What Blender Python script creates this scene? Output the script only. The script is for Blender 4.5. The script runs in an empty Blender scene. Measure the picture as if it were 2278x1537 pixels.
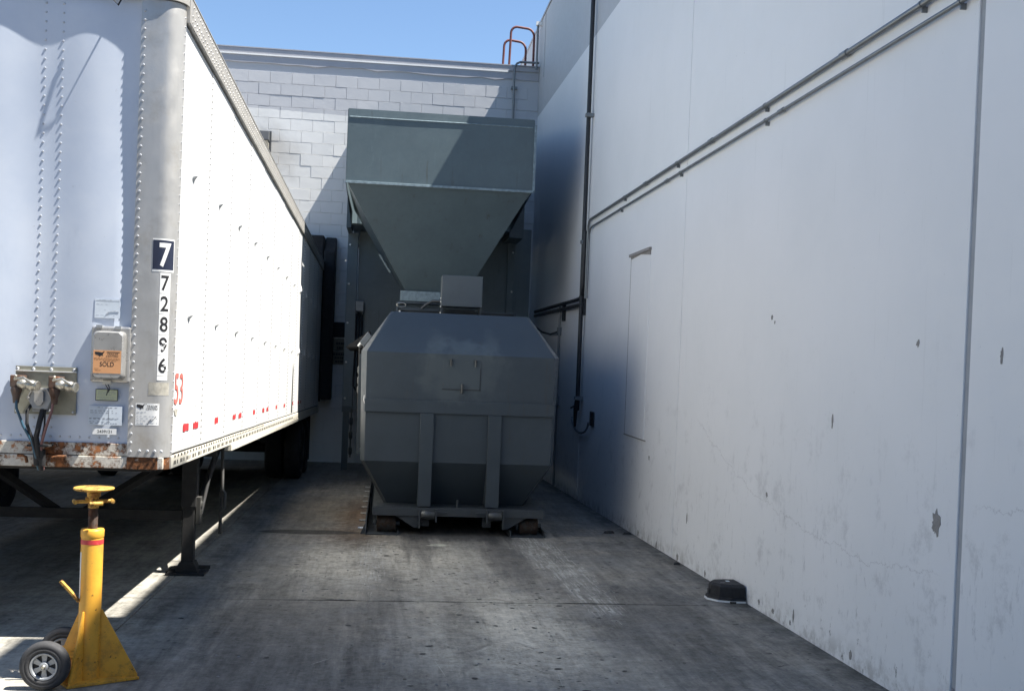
import bpy, math, random
from mathutils import Vector, Matrix
random.seed(7)
S = bpy.context.scene
COL = S.collection

# ---------------------------------------------------------------- camera, sky, sun, exposure
# origin = the camera's lens; Y runs along the alley towards the block wall, Z is up
cam_data = bpy.data.cameras.new('camera')
cam = bpy.data.objects.new('camera', cam_data); COL.objects.link(cam)
YAW, PITCH, ROLL = 0.1135, -0.0143, 0.0388
fw = Vector((math.sin(YAW)*math.cos(PITCH), math.cos(YAW)*math.cos(PITCH), math.sin(PITCH)))
rt = Vector((math.cos(YAW), -math.sin(YAW), 0)); up = rt.cross(fw)
r2 = rt*math.cos(ROLL) + up*math.sin(ROLL); u2 = up*math.cos(ROLL) - rt*math.sin(ROLL)
cam.matrix_world = Matrix(((r2.x, u2.x, -fw.x, 0), (r2.y, u2.y, -fw.y, 0), (r2.z, u2.z, -fw.z, 0), (0, 0, 0, 1)))
cam_data.sensor_width = 36; cam_data.lens = 36*2470.7/2278
cam_data.shift_y = 61.2/2278
cam_data.clip_start = 0.05; cam_data.clip_end = 2000
S.camera = cam

SUN_TRAVEL = Vector((-1.0, 0.25, -1.9)).normalized()
to_sun = -SUN_TRAVEL
world = bpy.data.worlds.new('World'); S.world = world; world.use_nodes = True
wn = world.node_tree; wn.nodes.clear()
sky = wn.nodes.new('ShaderNodeTexSky'); sky.sky_type = 'NISHITA'; sky.sun_disc = False
sky.sun_elevation = math.asin(to_sun.z); sky.sun_rotation = math.atan2(to_sun.x, to_sun.y)
sky.air_density = 1.0; sky.dust_density = 0.0; sky.ozone_density = 4.0
bg = wn.nodes.new('ShaderNodeBackground'); bg.inputs['Strength'].default_value = 0.066
wo = wn.nodes.new('ShaderNodeOutputWorld')
wn.links.new(sky.outputs[0], bg.inputs[0]); wn.links.new(bg.outputs[0], wo.inputs[0])
sl = bpy.data.lights.new('sun', 'SUN'); sl.energy = 5.0; sl.angle = math.radians(0.5); sl.color = (1.0, 0.96, 0.89)
so = bpy.data.objects.new('sun', sl); COL.objects.link(so)
so.rotation_euler = to_sun.to_track_quat('Z', 'Y').to_euler(); so.location = (20, -10, 40)
S.view_settings.view_transform = 'Standard'; S.view_settings.look = 'None'
S.view_settings.gamma = 1; S.view_settings.use_curve_mapping = False
S.view_settings.exposure = 1.5

# ---------------------------------------------------------------- helpers
H, SLOPE, XW, YB = 1.7365, 0.0273, 3.074, 23.97     # lens height, ramp fall, wall planes
XT, YT = -1.375, 7.37                                # trailer's side plane and nose
def ground(y): return -H - SLOPE*y

class MB:
    def __init__(s, y0=None): s.v = []; s.f = []; s.y0 = y0; s.sm = []
    def add(s, vs, fs, smooth=False):
        b = len(s.v); s.v += [tuple(v) for v in vs]
        for f in fs: s.f.append([b+i for i in f]); s.sm.append(smooth)
        return s
    def box(s, x0, x1, y0, y1, z0, z1):
        return s.add([(x0,y0,z0),(x1,y0,z0),(x1,y1,z0),(x0,y1,z0),(x0,y0,z1),(x1,y0,z1),(x1,y1,z1),(x0,y1,z1)],
                     [(0,3,2,1),(4,5,6,7),(0,1,5,4),(1,2,6,5),(2,3,7,6),(3,0,4,7)])
    def quad(s, a, b, c, d): return s.add([a,b,c,d], [(0,1,2,3)])
    def prism(s, poly, axis, a, b):
        # poly: 2-D outline in the other two axes, extruded from a to b along axis
        def p(q, t): return (t, q[0], q[1]) if axis == 'x' else (q[0], t, q[1]) if axis == 'y' else (q[0], q[1], t)
        n = len(poly); vs = [p(q, a) for q in poly] + [p(q, b) for q in poly]
        return s.add(vs, [tuple(range(n)), tuple(range(2*n-1, n-1, -1))] + [(i, i+n, (i+1) % n+n, (i+1) % n) for i in range(n)])
    def loft(s, rings, caps=True, smooth=False, closed=True):
        n = len(rings[0]); vs = [p for r in rings for p in r]; fs = []
        for k in range(len(rings)-1):
            for i in range(n if closed else n-1):
                fs.append((k*n+i, k*n+(i+1) % n, (k+1)*n+(i+1) % n, (k+1)*n+i))
        s.add(vs, fs, smooth)
        if caps:
            s.add(rings[0], [tuple(range(n))][::1]); s.add(rings[-1], [tuple(range(n))[::-1]])
        return s
    def tube(s, pts, r, n=10, caps=True, smooth=True):
        pts = [Vector(p) for p in pts]; rings = []; prev = None
        for i, p in enumerate(pts):
            t = (pts[min(i+1, len(pts)-1)] - pts[max(i-1, 0)]).normalized()
            if prev is None:
                a = t.cross(Vector((0,0,1)))
                if a.length < .05: a = t.cross(Vector((1,0,0)))
            else: a = prev - t*prev.dot(t)
            a.normalize(); prev = a; b = t.cross(a)
            rr = r[i] if isinstance(r, (list, tuple)) else r
            rings.append([p + (a*math.cos(2*math.pi*k/n) + b*math.sin(2*math.pi*k/n))*rr for k in range(n)])
        return s.loft(rings, caps, smooth)
    def dome(s, c, nrm, r, h, n=6):
        c = Vector(c); nrm = Vector(nrm).normalized(); a = nrm.orthogonal().normalized(); b = nrm.cross(a)
        vs = [c + (a*math.cos(2*math.pi*k/n) + b*math.sin(2*math.pi*k/n))*r for k in range(n)]
        vs += [c + nrm*h + (a*math.cos(2*math.pi*k/n) + b*math.sin(2*math.pi*k/n))*r*.6 for k in range(n)]
        return s.add(vs, [(k, (k+1) % n, n+(k+1) % n, n+k) for k in range(n)] + [tuple(range(n, 2*n))])
    def lathe(s, c, axis, prof, n=24, smooth=True, caps=True):
        # prof: list of (distance along axis, radius)
        c = Vector(c); w = Vector(axis).normalized(); a = w.orthogonal().normalized(); b = w.cross(a)
        rings = [[c + w*d + (a*math.cos(2*math.pi*k/n) + b*math.sin(2*math.pi*k/n))*r for k in range(n)] for d, r in prof]
        return s.loft(rings, caps, smooth)
    def build(s, name, mat, parent=None, bevel=0, kind=None, seg=2):
        me = bpy.data.meshes.new(name)
        o0 = parent_origin(parent)
        vs = s.v
        if s.y0 is not None: vs = [(x, y, z - SLOPE*(y - s.y0)) for x, y, z in vs]
        me.from_pydata([(x-o0[0], y-o0[1], z-o0[2]) for x, y, z in vs], [], s.f)
        me.polygons.foreach_set('use_smooth', s.sm); me.validate(); me.update()
        import bmesh
        bm = bmesh.new(); bm.from_mesh(me); bmesh.ops.recalc_face_normals(bm, faces=bm.faces); bm.to_mesh(me); bm.free()
        if mat: me.materials.append(mat)
        return link(name, me, parent, bevel, kind, seg)
def parent_origin(p):
    x = y = z = 0
    while p: x += p.location[0]; y += p.location[1]; z += p.location[2]; p = p.parent
    return (x, y, z)
def link(name, me, parent=None, bevel=0, kind=None, seg=2):
    o = bpy.data.objects.new(name, me); COL.objects.link(o)
    if parent: o.parent = parent
    if bevel:
        m = o.modifiers.new('soften', 'BEVEL'); m.width = bevel; m.segments = seg; m.limit_method = 'ANGLE'; m.angle_limit = math.radians(40)
    if kind: o['kind'] = kind
    return o
def tag(o, label, cat, group=None):
    o['label'] = label; o['category'] = cat
    if group: o['group'] = group
    return o
def thing(name, label, cat, loc, group=None):
    o = bpy.data.objects.new(name, None); COL.objects.link(o); o.location = loc; o.empty_display_size = .2
    return tag(o, label, cat, group)
def lerp(a, b, t): return a + (b-a)*t

def text_shape(txt, bold=0.0):
    """flat outline of a word, scaled to the unit square"""
    cu = bpy.data.curves.new('lettering', 'FONT'); cu.body = txt; cu.offset = bold; cu.resolution_u = 4
    o = bpy.data.objects.new('lettering', cu); COL.objects.link(o)
    dg = bpy.context.evaluated_depsgraph_get()
    me = bpy.data.meshes.new_from_object(o.evaluated_get(dg))
    vs = [v.co.copy() for v in me.vertices]; fs = [tuple(p.vertices) for p in me.polygons]
    bpy.data.objects.remove(o); bpy.data.curves.remove(cu); bpy.data.meshes.remove(me)
    x0 = min(v.x for v in vs); x1 = max(v.x for v in vs); y0 = min(v.y for v in vs); y1 = max(v.y for v in vs)
    return [((v.x-x0)/(x1-x0), (v.y-y0)/(y1-y0)) for v in vs], fs
def lay(mb, vs, fs, place, cuts=14):
    """lay a flat outline on a curved surface: cut it into narrow strips first"""
    import bmesh
    bm = bmesh.new(); vv = [bm.verts.new((a, b, 0)) for a, b in vs]
    for f in fs:
        try: bm.faces.new([vv[i] for i in f])
        except ValueError: pass
    x0 = min(a for a, b in vs); x1 = max(a for a, b in vs)
    for k in range(1, cuts):
        bmesh.ops.bisect_plane(bm, geom=bm.verts[:]+bm.edges[:]+bm.faces[:], plane_co=(lerp(x0, x1, k/cuts), 0, 0), plane_no=(1, 0, 0), dist=1e-7)
    bmesh.ops.triangulate(bm, faces=bm.faces[:]); bm.verts.index_update()
    mb.add([place(v.co.x, v.co.y) for v in bm.verts], [tuple(v.index for v in f.verts) for f in bm.faces]); bm.free()
def lettering(mb, txt, place, u0, u1, v0, v1, bold=0.0, slant=0.0, cuts=10):
    vs, fs = text_shape(txt, bold)
    lay(mb, [(lerp(u0, u1, a + slant*b), lerp(v0, v1, b)) for a, b in vs], fs, place, cuts); return mb

# ---------------------------------------------------------------- materials
class NT:
    def __init__(s, name):
        s.m = bpy.data.materials.new(name); s.m.use_nodes = True; s.t = s.m.node_tree
        s.b = s.t.nodes['Principled BSDF']; s._pos = None
    def node(s, ty, **kw):
        n = s.t.nodes.new(ty)
        for k, v in kw.items(): setattr(n, k, v)
        return n
    def put(s, sock, v):
        if hasattr(v, 'links') or isinstance(v, bpy.types.NodeSocket): s.t.links.new(v, sock)
        elif v is not None:
            if sock.type == 'RGBA' and len(v) == 3: v = (*v, 1)
            sock.default_value = v
    def pos(s):
        if s._pos is None: s._pos = s.node('ShaderNodeNewGeometry').outputs['Position']
        return s._pos
    def xyz(s, v=None):
        n = s.node('ShaderNodeSeparateXYZ'); s.put(n.inputs[0], v or s.pos()); return n.outputs
    def math(s, op, a, b=None, c=None, clamp=False):
        n = s.node('ShaderNodeMath', operation=op, use_clamp=clamp)
        for i, v in enumerate((a, b, c)):
            if v is not None: s.put(n.inputs[i], v)
        return n.outputs[0]
    def vec(s, op, a, b=None):
        n = s.node('ShaderNodeVectorMath', operation=op); s.put(n.inputs[0], a)
        if b is not None: s.put(n.inputs[1], b)
        return n.outputs['Value'] if op == 'LENGTH' else n.outputs[0]
    def noise(s, scale, detail=4, rough=.6, v=None, stretch=None, dist=0):
        v = v or s.pos()
        if stretch: v = s.vec('MULTIPLY', v, stretch)
        n = s.node('ShaderNodeTexNoise'); s.put(n.inputs['Vector'], v); n.inputs['Scale'].default_value = scale
        n.inputs['Detail'].default_value = detail; n.inputs['Roughness'].default_value = rough; n.inputs['Distortion'].default_value = dist
        return n.outputs['Fac']
    def ramp(s, f, a, b, lo=0., hi=1., smooth=True):
        n = s.node('ShaderNodeMapRange', interpolation_type='SMOOTHSTEP' if smooth else 'LINEAR'); s.put(n.inputs[0], f)
        for i, v in zip((1, 2, 3, 4), (a, b, lo, hi)): n.inputs[i].default_value = v
        return n.outputs[0]
    def mix(s, f, a, b, mode='MIX'):
        n = s.node('ShaderNodeMix', data_type='RGBA', blend_type=mode); s.put(n.inputs[0], f); s.put(n.inputs[6], a); s.put(n.inputs[7], b); return n.outputs[2]
    def shade(s, col, f):                # colour times a number
        return s.vec('SCALE', col) if False else s.mix(1.0, col, s.grey(f), 'MULTIPLY')
    def grey(s, f):
        n = s.node('ShaderNodeCombineColor')
        for i in range(3): s.put(n.inputs[i], f)
        return n.outputs[0]
    def blob(s, c, r, warp=None, inner=.35):
        v = s.vec('SUBTRACT', s.pos(), c); v = s.vec('MULTIPLY', v, tuple(1/q if q else 0 for q in r)); l = s.vec('LENGTH', v)
        if warp: l = s.math('ADD', l, s.math('MULTIPLY', s.math('SUBTRACT', warp, .5), 1.3))
        return s.ramp(l, inner, 1.0, 1.0, 0.0)
    def bump(s, h, strength=.3, dist=.01):
        n = s.node('ShaderNodeBump'); n.inputs['Strength'].default_value = strength; n.inputs['Distance'].default_value = dist
        s.put(n.inputs['Height'], h); s.t.links.new(n.outputs[0], s.b.inputs['Normal'])
    def end(s, col, rough=.6, metal=0., spec=.5):
        s.put(s.b.inputs['Base Color'], col); s.put(s.b.inputs['Roughness'], rough); s.put(s.b.inputs['Metallic'], metal)
        s.b.inputs['Specular IOR Level'].default_value = spec
        return s.m
def simple(name, col, rough=.6, metal=0., var=.15, scale=5, bump=0., bscale=60, spec=.5, dirt=0., dirtcol=(.10, .085, .065), stretch=None):
    t = NT(name); f = t.noise(scale, 5, .6, stretch=stretch)
    c = t.shade(col, t.ramp(f, .25, .75, 1-var, 1+var, False))
    if dirt: c = t.mix(t.ramp(t.noise(scale*2.3, 6, .7), .62-dirt*.3, .8, 0, dirt), c, dirtcol)
    if bump: t.bump(t.noise(bscale, 3, .6), bump, .004)
    return t.end(c, t.ramp(t.noise(scale*3, 3), .3, .7, max(rough-.1, .04), min(rough+.1, 1), False), metal, spec)

def mat_ground():
    t = NT('stained_concrete'); x, y, z = t.xyz()
    w1 = t.noise(1.3, 6, .65); w2 = t.noise(5, 6, .7)
    flow = t.noise(2.4, 7, .72, stretch=(3.2, .28, 1), dist=.3)      # streaks along the driving direction
    fine = t.noise(34, 6, .75); cross = t.noise(2.4, 7, .75); mid = t.noise(11, 6, .75); flow2 = t.noise(7, 6, .72, stretch=(3.0, .3, 1))
    tone = t.math('ADD', t.ramp(w1, .36, .64, -.13, .13, False), t.ramp(flow, .36, .64, -.20, .20, False))
    tone = t.math('ADD', tone, t.ramp(cross, .36, .64, -.17, .17, False))
    tone = t.math('ADD', tone, t.ramp(flow2, .36, .64, -.13, .13, False))
    tone = t.math('ADD', tone, t.ramp(mid, .36, .64, -.20, .20, False))
    tone = t.math('ADD', tone, t.ramp(fine, .25, .75, -.28, .28, False))
    c = t.mix(t.ramp(w1, .38, .62), (.212, .202, .180), (.245, .225, .188))
    # worn, lighter concrete down the middle of the right lane
    for cc, rr, a in (((.3, 10.6, 0), (1.5, 3.0, 0), .55), ((1.05, 7.9, 0), (.8, 2.2, 0), .85), ((.2, 11.4, 0), (1.2, 1.6, 0), .55), ((-.45, 10.4, 0), (.5, 2.4, 0), .5), ((.5, 7.3, 0), (.6, 1.4, 0), .4)):
        c = t.mix(t.math('MULTIPLY', t.blob(cc, rr, flow, .1), a), c, (.53, .485, .39))
    # lighter strip beside the trailer
    c = t.mix(t.math('MULTIPLY', t.blob((-2.15, 11, 0), (.7, 9, 0), w2, .6), .8), c, (.34, .325, .285))
    # tyre-darkened bands, and a dark patch at the compactor's front edge
    for cc, rr, a in (((-.55, 7.8, 0), (.9, 2.6, 0), .45), ((2.1, 8.2, 0), (.8, 2.4, 0), .42), ((1.30, 11.2, 0), (.32, 2.4, 0), .6), ((.42, 12.0, 0), (.3, 1.8, 0), .55), ((.05, 9.2, 0), (.24, 2.2, 0), .35), ((.62, 8.0, 0), (.2, 1.6, 0), .3), ((.95, 12.8, 0), (1.2, .75, 0), .85), ((-.6, 6.4, 0), (1.4, 1.0, 0), .35)):
        c = t.mix(t.math('MULTIPLY', t.blob(cc, rr, flow), a), c, (.060, .058, .056))
    # rust and oil beside the left guide
    c = t.mix(t.math('MULTIPLY', t.blob((-.30, 14.6, 0), (.42, 3.2, 0), mid, .0), .8), c, (.115, .058, .028))
    c = t.mix(t.math('MULTIPLY', t.blob((-.9, 14.8, 0), (1.0, 3.4, 0), w2, .2), .5), c, (.10, .075, .042))
    c = t.mix(t.math('MULTIPLY', t.blob((-.25, 12.5, 0), (.6, 1.3, 0), mid, .0), .75), c, (.10, .062, .034))
    c = t.mix(t.math('MULTIPLY', t.blob((-.80, 12.86, 0), (.62, .20, 0), t.math('ADD', .42, t.math('MULTIPLY', w2, .16)), .82), .82), c, (.022, .020, .016))
    # white scrape marks left by the steel rollers
    sc = t.noise(9, 3, .6, stretch=(5, .25, 1)); sc2 = t.noise(16, 5, .7)
    for cc, rr in (((1.72, 11.6, 0), (.34, 2.0, 0)), ((1.80, 9.8, 0), (.22, 2.0, 0)), ((-.05, 11.0, 0), (.20, 1.8, 0))):
        c = t.mix(t.math('MULTIPLY', t.blob(cc, rr, flow2, .3), .45), c, (.36, .34, .29))
        m = t.math('MULTIPLY', t.blob(cc, rr, w2, .5), t.ramp(sc, .48, .60)); m = t.math('MULTIPLY', m, t.ramp(sc2, .35, .62))
        c = t.mix(t.math('MULTIPLY', m, .8), c, (.50, .48, .43))
    c = t.mix(t.math('MULTIPLY', t.blob((.62, 12.0, 0), (.12, .09, 0), w2, .6), .9), c, (.55, .53, .42))
    # dark spots, gum, and drips
    v = t.node('ShaderNodeTexVoronoi'); t.put(v.inputs['Vector'], t.vec('MULTIPLY', t.pos(), (1, 1, 0))); v.inputs['Scale'].default_value = 5.5
    c = t.mix(t.math('MULTIPLY', t.ramp(v.outputs['Distance'], .05, .10, .85, 0), t.ramp(w2, .48, .56)), c, (.03, .03, .032))
    c = t.mix(t.ramp(t.noise(9, 7, .8), .60, .70, 0, .8), c, (.055, .050, .042))
    c = t.mix(t.ramp(t.noise(2.1, 7, .8, dist=.6), .57, .68, 0, .55), c, (.070, .060, .045))
    lam = t.noise(60, 2, .5); c = t.mix(t.ramp(lam, .72, .76, 0, .5), c, (.42, .40, .36))
    # patchy darkening along the wall foot
    c = t.mix(t.math('MULTIPLY', t.ramp(x, 2.75, 3.05, 0, .75), t.ramp(w2, .3, .6)), c, (.045, .043, .038))
    tone = t.math('ADD', tone, 1.0)
    t.bump(t.math('ADD', fine, t.math('MULTIPLY', w2, .6)), .55, .008)
    return t.end(t.shade(c, tone), t.ramp(w1, .3, .7, .62, .9), 0, .35)

def mat_wall():
    t = NT('white_wall_paint'); x, y, z = t.xyz(); n = t.noise(.7, 4, .6); n2 = t.noise(9, 6, .7); n3 = t.noise(22, 5, .7)
    zz = t.math('SUBTRACT', z, t.math('MULTIPLY', t.math('SUBTRACT', y, 16), .02))
    c = t.mix(t.ramp(n, .3, .7), (.79, .795, .79), (.83, .83, .825))
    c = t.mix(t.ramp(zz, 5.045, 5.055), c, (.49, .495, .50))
    hh = t.math('SUBTRACT', z, t.math('MULTIPLY', y, -SLOPE)); hh = t.math('ADD', hh, H)   # height over the ground
    low = t.ramp(hh, 0, 1.5, 1, 0)
    # scuffs: vertical streaks and smudges low down
    st = t.noise(5, 5, .7, stretch=(1, 3, .8)); m = t.math('MULTIPLY', t.ramp(st, .60, .72), t.ramp(hh, .2, 2.0, .5, 0))
    c = t.mix(m, c, (.36, .36, .37))
    c = t.mix(t.math('MULTIPLY', t.ramp(t.noise(2.6, 6, .75), .53, .68, 0, .5), t.ramp(hh, .3, 2.6, 1, 0)), c, (.46, .46, .46))
    c = t.mix(t.ramp(t.noise(6, 6, .8, stretch=(1, 1.6, .09)), .58, .72, 0, .22), c, (.50, .50, .49))
    c = t.mix(t.ramp(t.noise(30, 3, .6), .72, .76, 0, .4), c, (.40, .40, .40))
    st = t.noise(9, 5, .75, stretch=(1, 2.2, .7)); m = t.math('MULTIPLY', t.ramp(st, .64, .70), t.ramp(hh, .1, 1.6, .55, 0)); c = t.mix(m, c, (.30, .29, .28))
    # dirt splash at the foot and chipped paint
    c = t.mix(t.math('MULTIPLY', t.ramp(hh, 0, .22, 1, 0), t.ramp(n2, .40, .62, 0, .5)), c, (.27, .25, .22))
    c = t.mix(t.math('MULTIPLY', t.ramp(t.noise(11, 6, .8, stretch=(1, 1.2, .6)), .63, .64, 0, 1, False), t.ramp(hh, .03, .5, .9, 0)), c, (.17, .165, .155))
    # wandering hairline cracks
    wob = t.noise(3.5, 5, .75); wob2 = t.noise(1.0, 2, .5)
    for a, b, cy, y0, y1 in ((-1.20, .055, 7.2, 5.75, 10.8), (-.62, -.18, 4.8, 3.5, 5.55)):
        d = t.math('SUBTRACT', y, cy); f = t.math('ADD', a, t.math('MULTIPLY', t.math('MULTIPLY', d, d), b))
        f = t.math('ADD', f, t.math('MULTIPLY', t.math('SUBTRACT', wob, .5), .26))
        l = t.ramp(t.math('ABSOLUTE', t.math('SUBTRACT', z, f)), .001, .006, .30, 0)
        l = t.math('MULTIPLY', l, t.math('MULTIPLY', t.ramp(y, y0, y0+.2), t.ramp(y, y1-.3, y1, 1, 0))); c = t.mix(l, c, (.22, .20, .20))
    for q, k in (((8.4, 5.2), .22), ((12.0, 2.4), .35)):
        pass
    t.bump(t.math('ADD', n3, t.math('MULTIPLY', n, 2)), .12, .004)
    return t.end(c, t.ramp(n2, .3, .7, .45, .62), 0, .4)

def mat_block():
    t = NT('painted_block'); x, y, z = t.xyz(); n = t.noise(1.2, 5, .6); n2 = t.noise(24, 5, .7)
    c = t.mix(t.ramp(n, .3, .7), (.74, .735, .71), (.79, .785, .76))
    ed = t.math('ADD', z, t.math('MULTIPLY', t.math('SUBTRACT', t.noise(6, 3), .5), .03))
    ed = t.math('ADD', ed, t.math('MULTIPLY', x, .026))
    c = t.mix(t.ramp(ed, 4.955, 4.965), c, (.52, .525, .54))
    c = t.mix(t.ramp(t.noise(3.3, 6, .7), .60, .78, 0, .2), c, (.42, .41, .40))
    c = t.mix(t.math('MULTIPLY', t.blob((-2.55, 23.97, 4.1), (.7, 0, .9), n, .1), .45), c, (.30, .27, .23))
    t.bump(t.math('ADD', n2, t.math('MULTIPLY', t.noise(7, 4, .6), 2)), .35, .004)
    return t.end(c, .7, 0, .3)

def mat_rust(name, paint, amount, rust=(.19, .075, .028), dark=(.055, .028, .016), scale=7):
    t = NT(name); n = t.noise(scale, 7, .72); n2 = t.noise(scale*5, 6, .7)
    m = t.ramp(t.math('ADD', n, t.math('MULTIPLY', t.math('SUBTRACT', n2, .5), .28)), .62-amount*.3, .74-amount*.3)
    rc = t.mix(t.ramp(n2, .35, .7), rust, dark)
    rc = t.mix(t.ramp(t.noise(scale*2, 5), .52, .68), rc, tuple(2.0*q for q in rust))
    c = t.mix(m, t.shade(paint, t.ramp(n2, .3, .7, .85, 1.1)), rc)
    c = t.mix(t.ramp(t.noise(scale*8, 4, .7), .66, .70, 0, .9), c, dark)
    t.bump(n2, .3, .004)
    return t.end(c, t.ramp(m, 0, 1, .5, .9), 0, .4)

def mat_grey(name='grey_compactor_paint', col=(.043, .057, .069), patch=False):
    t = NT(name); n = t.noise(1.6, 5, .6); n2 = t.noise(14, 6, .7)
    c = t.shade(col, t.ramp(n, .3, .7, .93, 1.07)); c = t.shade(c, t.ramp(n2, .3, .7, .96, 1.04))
    c = t.mix(t.ramp(t.noise(5, 6, .75, stretch=(2, 2, .4)), .60, .76, 0, .35), c, (.07, .068, .06))
    if patch:                                                   # lighter patch round the front hatch
        w = t.noise(5, 3, .6)
        a = t.math('MULTIPLY', t.blob((.87, 12.83, -.20), (.62, 0, .42), w, .45), .75)
        b = t.math('MULTIPLY', t.math('ADD', t.blob((.58, 12.95, .13), (.14, 0, .20), w, .2), t.blob((1.2, 12.95, .13), (.14, 0, .22), w, .2)), .55)
        c = t.mix(t.math('ADD', a, b, clamp=True), c, (.082, .100, .108))
        c = t.mix(t.math('MULTIPLY', t.blob((.9, 12.9, .1), (.36, 0, .10), w, .2), .4), c, (.10, .13, .145))
    c = t.mix(t.ramp(t.noise(30, 4, .7), .69, .73, 0, .7), c, (.14, .085, .05))
    c = t.mix(t.ramp(t.noise(9, 6, .8, stretch=(1.5, 1.5, .22)), .60, .70, 0, .45), c, tuple(q*1.5 for q in col))
    c = t.mix(t.ramp(t.noise(4, 6, .8, stretch=(2.2, 2.2, .15)), .58, .70, 0, .5), c, (.055, .046, .036))
    t.bump(t.math('ADD', n2, t.math('MULTIPLY', t.noise(1.3, 2, .4), 9)), .12, .006)
    return t.end(c, t.ramp(n2, .3, .7, .34, .5), 0, .5)

M_GROUND = mat_ground(); M_WALL = mat_wall(); M_BLOCK = mat_block()
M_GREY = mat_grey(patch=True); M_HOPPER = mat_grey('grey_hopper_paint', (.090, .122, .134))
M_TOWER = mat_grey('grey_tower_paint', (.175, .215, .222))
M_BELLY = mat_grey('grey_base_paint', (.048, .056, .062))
def mat_side():
    t = NT('white_trailer_side'); x, y, z = t.xyz(); n = t.noise(1.1, 5, .6); st = t.noise(3, 5, .7, stretch=(1, 1.6, .12))
    c = t.mix(t.ramp(n, .3, .7), (.80, .80, .775), (.85, .85, .83))
    c = t.mix(t.ramp(st, .58, .74, 0, .32), c, (.50, .47, .40))
    c = t.mix(t.math('MULTIPLY', t.ramp(z, -.9, -.3, 1, 0), t.ramp(t.noise(8, 6, .7), .5, .7, 0, .3)), c, (.50, .47, .42))
    t.bump(t.noise(1.6, 2, .5, stretch=(1, 1.2, .5)), .25, .03)
    return t.end(c, .30, 0, .5)
M_SIDE = mat_side()
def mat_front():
    t = NT('sky_tinted_trailer_front'); n = t.noise(2.0, 5, .6); st = t.noise(4, 5, .65, stretch=(1, 1, .3))
    c = t.mix(t.ramp(n, .3, .7), (.55, .61, .71), (.63, .68, .76))  # white paint with the blue sky reflection put into its colour
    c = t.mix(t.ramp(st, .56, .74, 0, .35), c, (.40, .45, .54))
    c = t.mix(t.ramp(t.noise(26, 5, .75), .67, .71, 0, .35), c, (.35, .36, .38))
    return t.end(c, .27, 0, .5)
M_FRONT = mat_front()
M_ALU = simple('weathered_aluminium', (.52, .51, .49), .42, .55, .10, 3, .1, 60, dirt=.5, dirtcol=(.36, .32, .26), stretch=(3, 3, .5))
M_RAIL = simple('dull_aluminium_rail', (.44, .42, .385), .5, .35, .14, 6, .1, 60, dirt=.5, dirtcol=(.20, .17, .13))
M_CREAM = simple('cream_rail_paint', (.70, .66, .56), .55, 0, .08, 6, dirt=.5, dirtcol=(.35, .29, .2))
M_RUSTY = mat_rust('rusty_white_beam', (.62, .58, .50), .62)
M_RUSTCORNER = mat_rust('rusted_corner_steel', (.42, .34, .27), 1.0, scale=11)
M_STEEL = simple('grey_bolt_steel', (.50, .52, .55), .4, .3, .1, 8)
M_RIVET = simple('dull_rivet', (.17, .17, .17), .5, .3, .1, 8)
M_GALV = simple('dirty_galvanised_plate', (.27, .265, .215), .5, .55, .22, 8, .1, 40, dirt=.5, dirtcol=(.16, .14, .10))
M_GLAD = mat_rust('rusty_cast_iron', (.10, .07, .055), .55, rust=(.12, .055, .03))
M_SILVER = simple('dull_silver_fitting', (.50, .48, .42), .35, .8, .35, 22, .3, 60, dirt=.7, dirtcol=(.06, .05, .04))
M_BLACK = simple('black_rubber', (.018, .018, .019), .75, 0, .3, 8, .2, 30)
M_TYRE = simple('worn_tyre_rubber', (.040, .040, .042), .8, 0, .25, 12, .2, 50, dirt=.4, dirtcol=(.09, .085, .08))
M_DARK2 = simple('greasy_grey_steel', (.07, .068, .062), .6, .3, .3, 9)
M_DARK = simple('dark_chassis_steel', (.022, .022, .022), .75, 0, .3, 5, dirt=.5, dirtcol=(.05, .042, .035))
M_BLUE = simple('blue_air_hose', (.03, .09, .14), .5, 0, .2, 6); M_RED = simple('faded_red_hose', (.22, .11, .10), .6, 0, .2, 6)
M_TAPE = simple('red_reflective_tape', (.55, .045, .05), .45, 0, .2, 14, dirt=.3, dirtcol=(.6, .3, .28))
M_INK = simple('black_print', (.016, .016, .018), .6, 0, .1, 8)
M_NAVY = simple('navy_decal', (.018, .024, .05), .45, 0, .15, 8)
M_PAPER = simple('white_sticker', (.76, .76, .74), .55, 0, .06, 9, dirt=.25, dirtcol=(.5, .48, .42))
M_FADED = simple('faded_paper', (.60, .66, .72), .6, 0, .1, 14)
M_PRINT = simple('faint_grey_print', (.30, .33, .37), .6, 0, .1, 8)
M_WORN = simple('torn_glue_residue', (.36, .34, .29), .8, 0, .35, 25, .2, 40, dirt=.6, dirtcol=(.5, .48, .42))
M_ORANGE = simple('orange_sold_sticker', (.66, .33, .15), .55, 0, .08, 9)
M_GREENISH = simple('pale_green_label', (.52, .56, .36), .55, 0, .08, 9)
M_REDPRINT = simple('faded_red_print', (.62, .16, .13), .55, 0, .2, 12)
M_BOX = simple('cast_aluminium_box', (.46, .45, .43), .33, .6, .12, 10, .08, 30)
M_PIPE = simple('grey_conduit', (.20, .215, .225), .4, .5, .12, 6)
M_DPIPE = simple('dark_pipe', (.028, .030, .034), .45, .2, .2, 6)
M_SEAL = simple('grey_joint_sealant', (.36, .37, .385), .8, 0, .15, 4, .2, 20, dirt=.3)
M_FASCIA = simple('grey_fascia_metal', (.40, .40, .425), .5, .1, .06, 3)
M_FLASH = simple('white_drip_edge', (.82, .82, .80), .4, 0, .03, 3)
M_YELLOW = NT('yellow_jack_paint')
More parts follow.
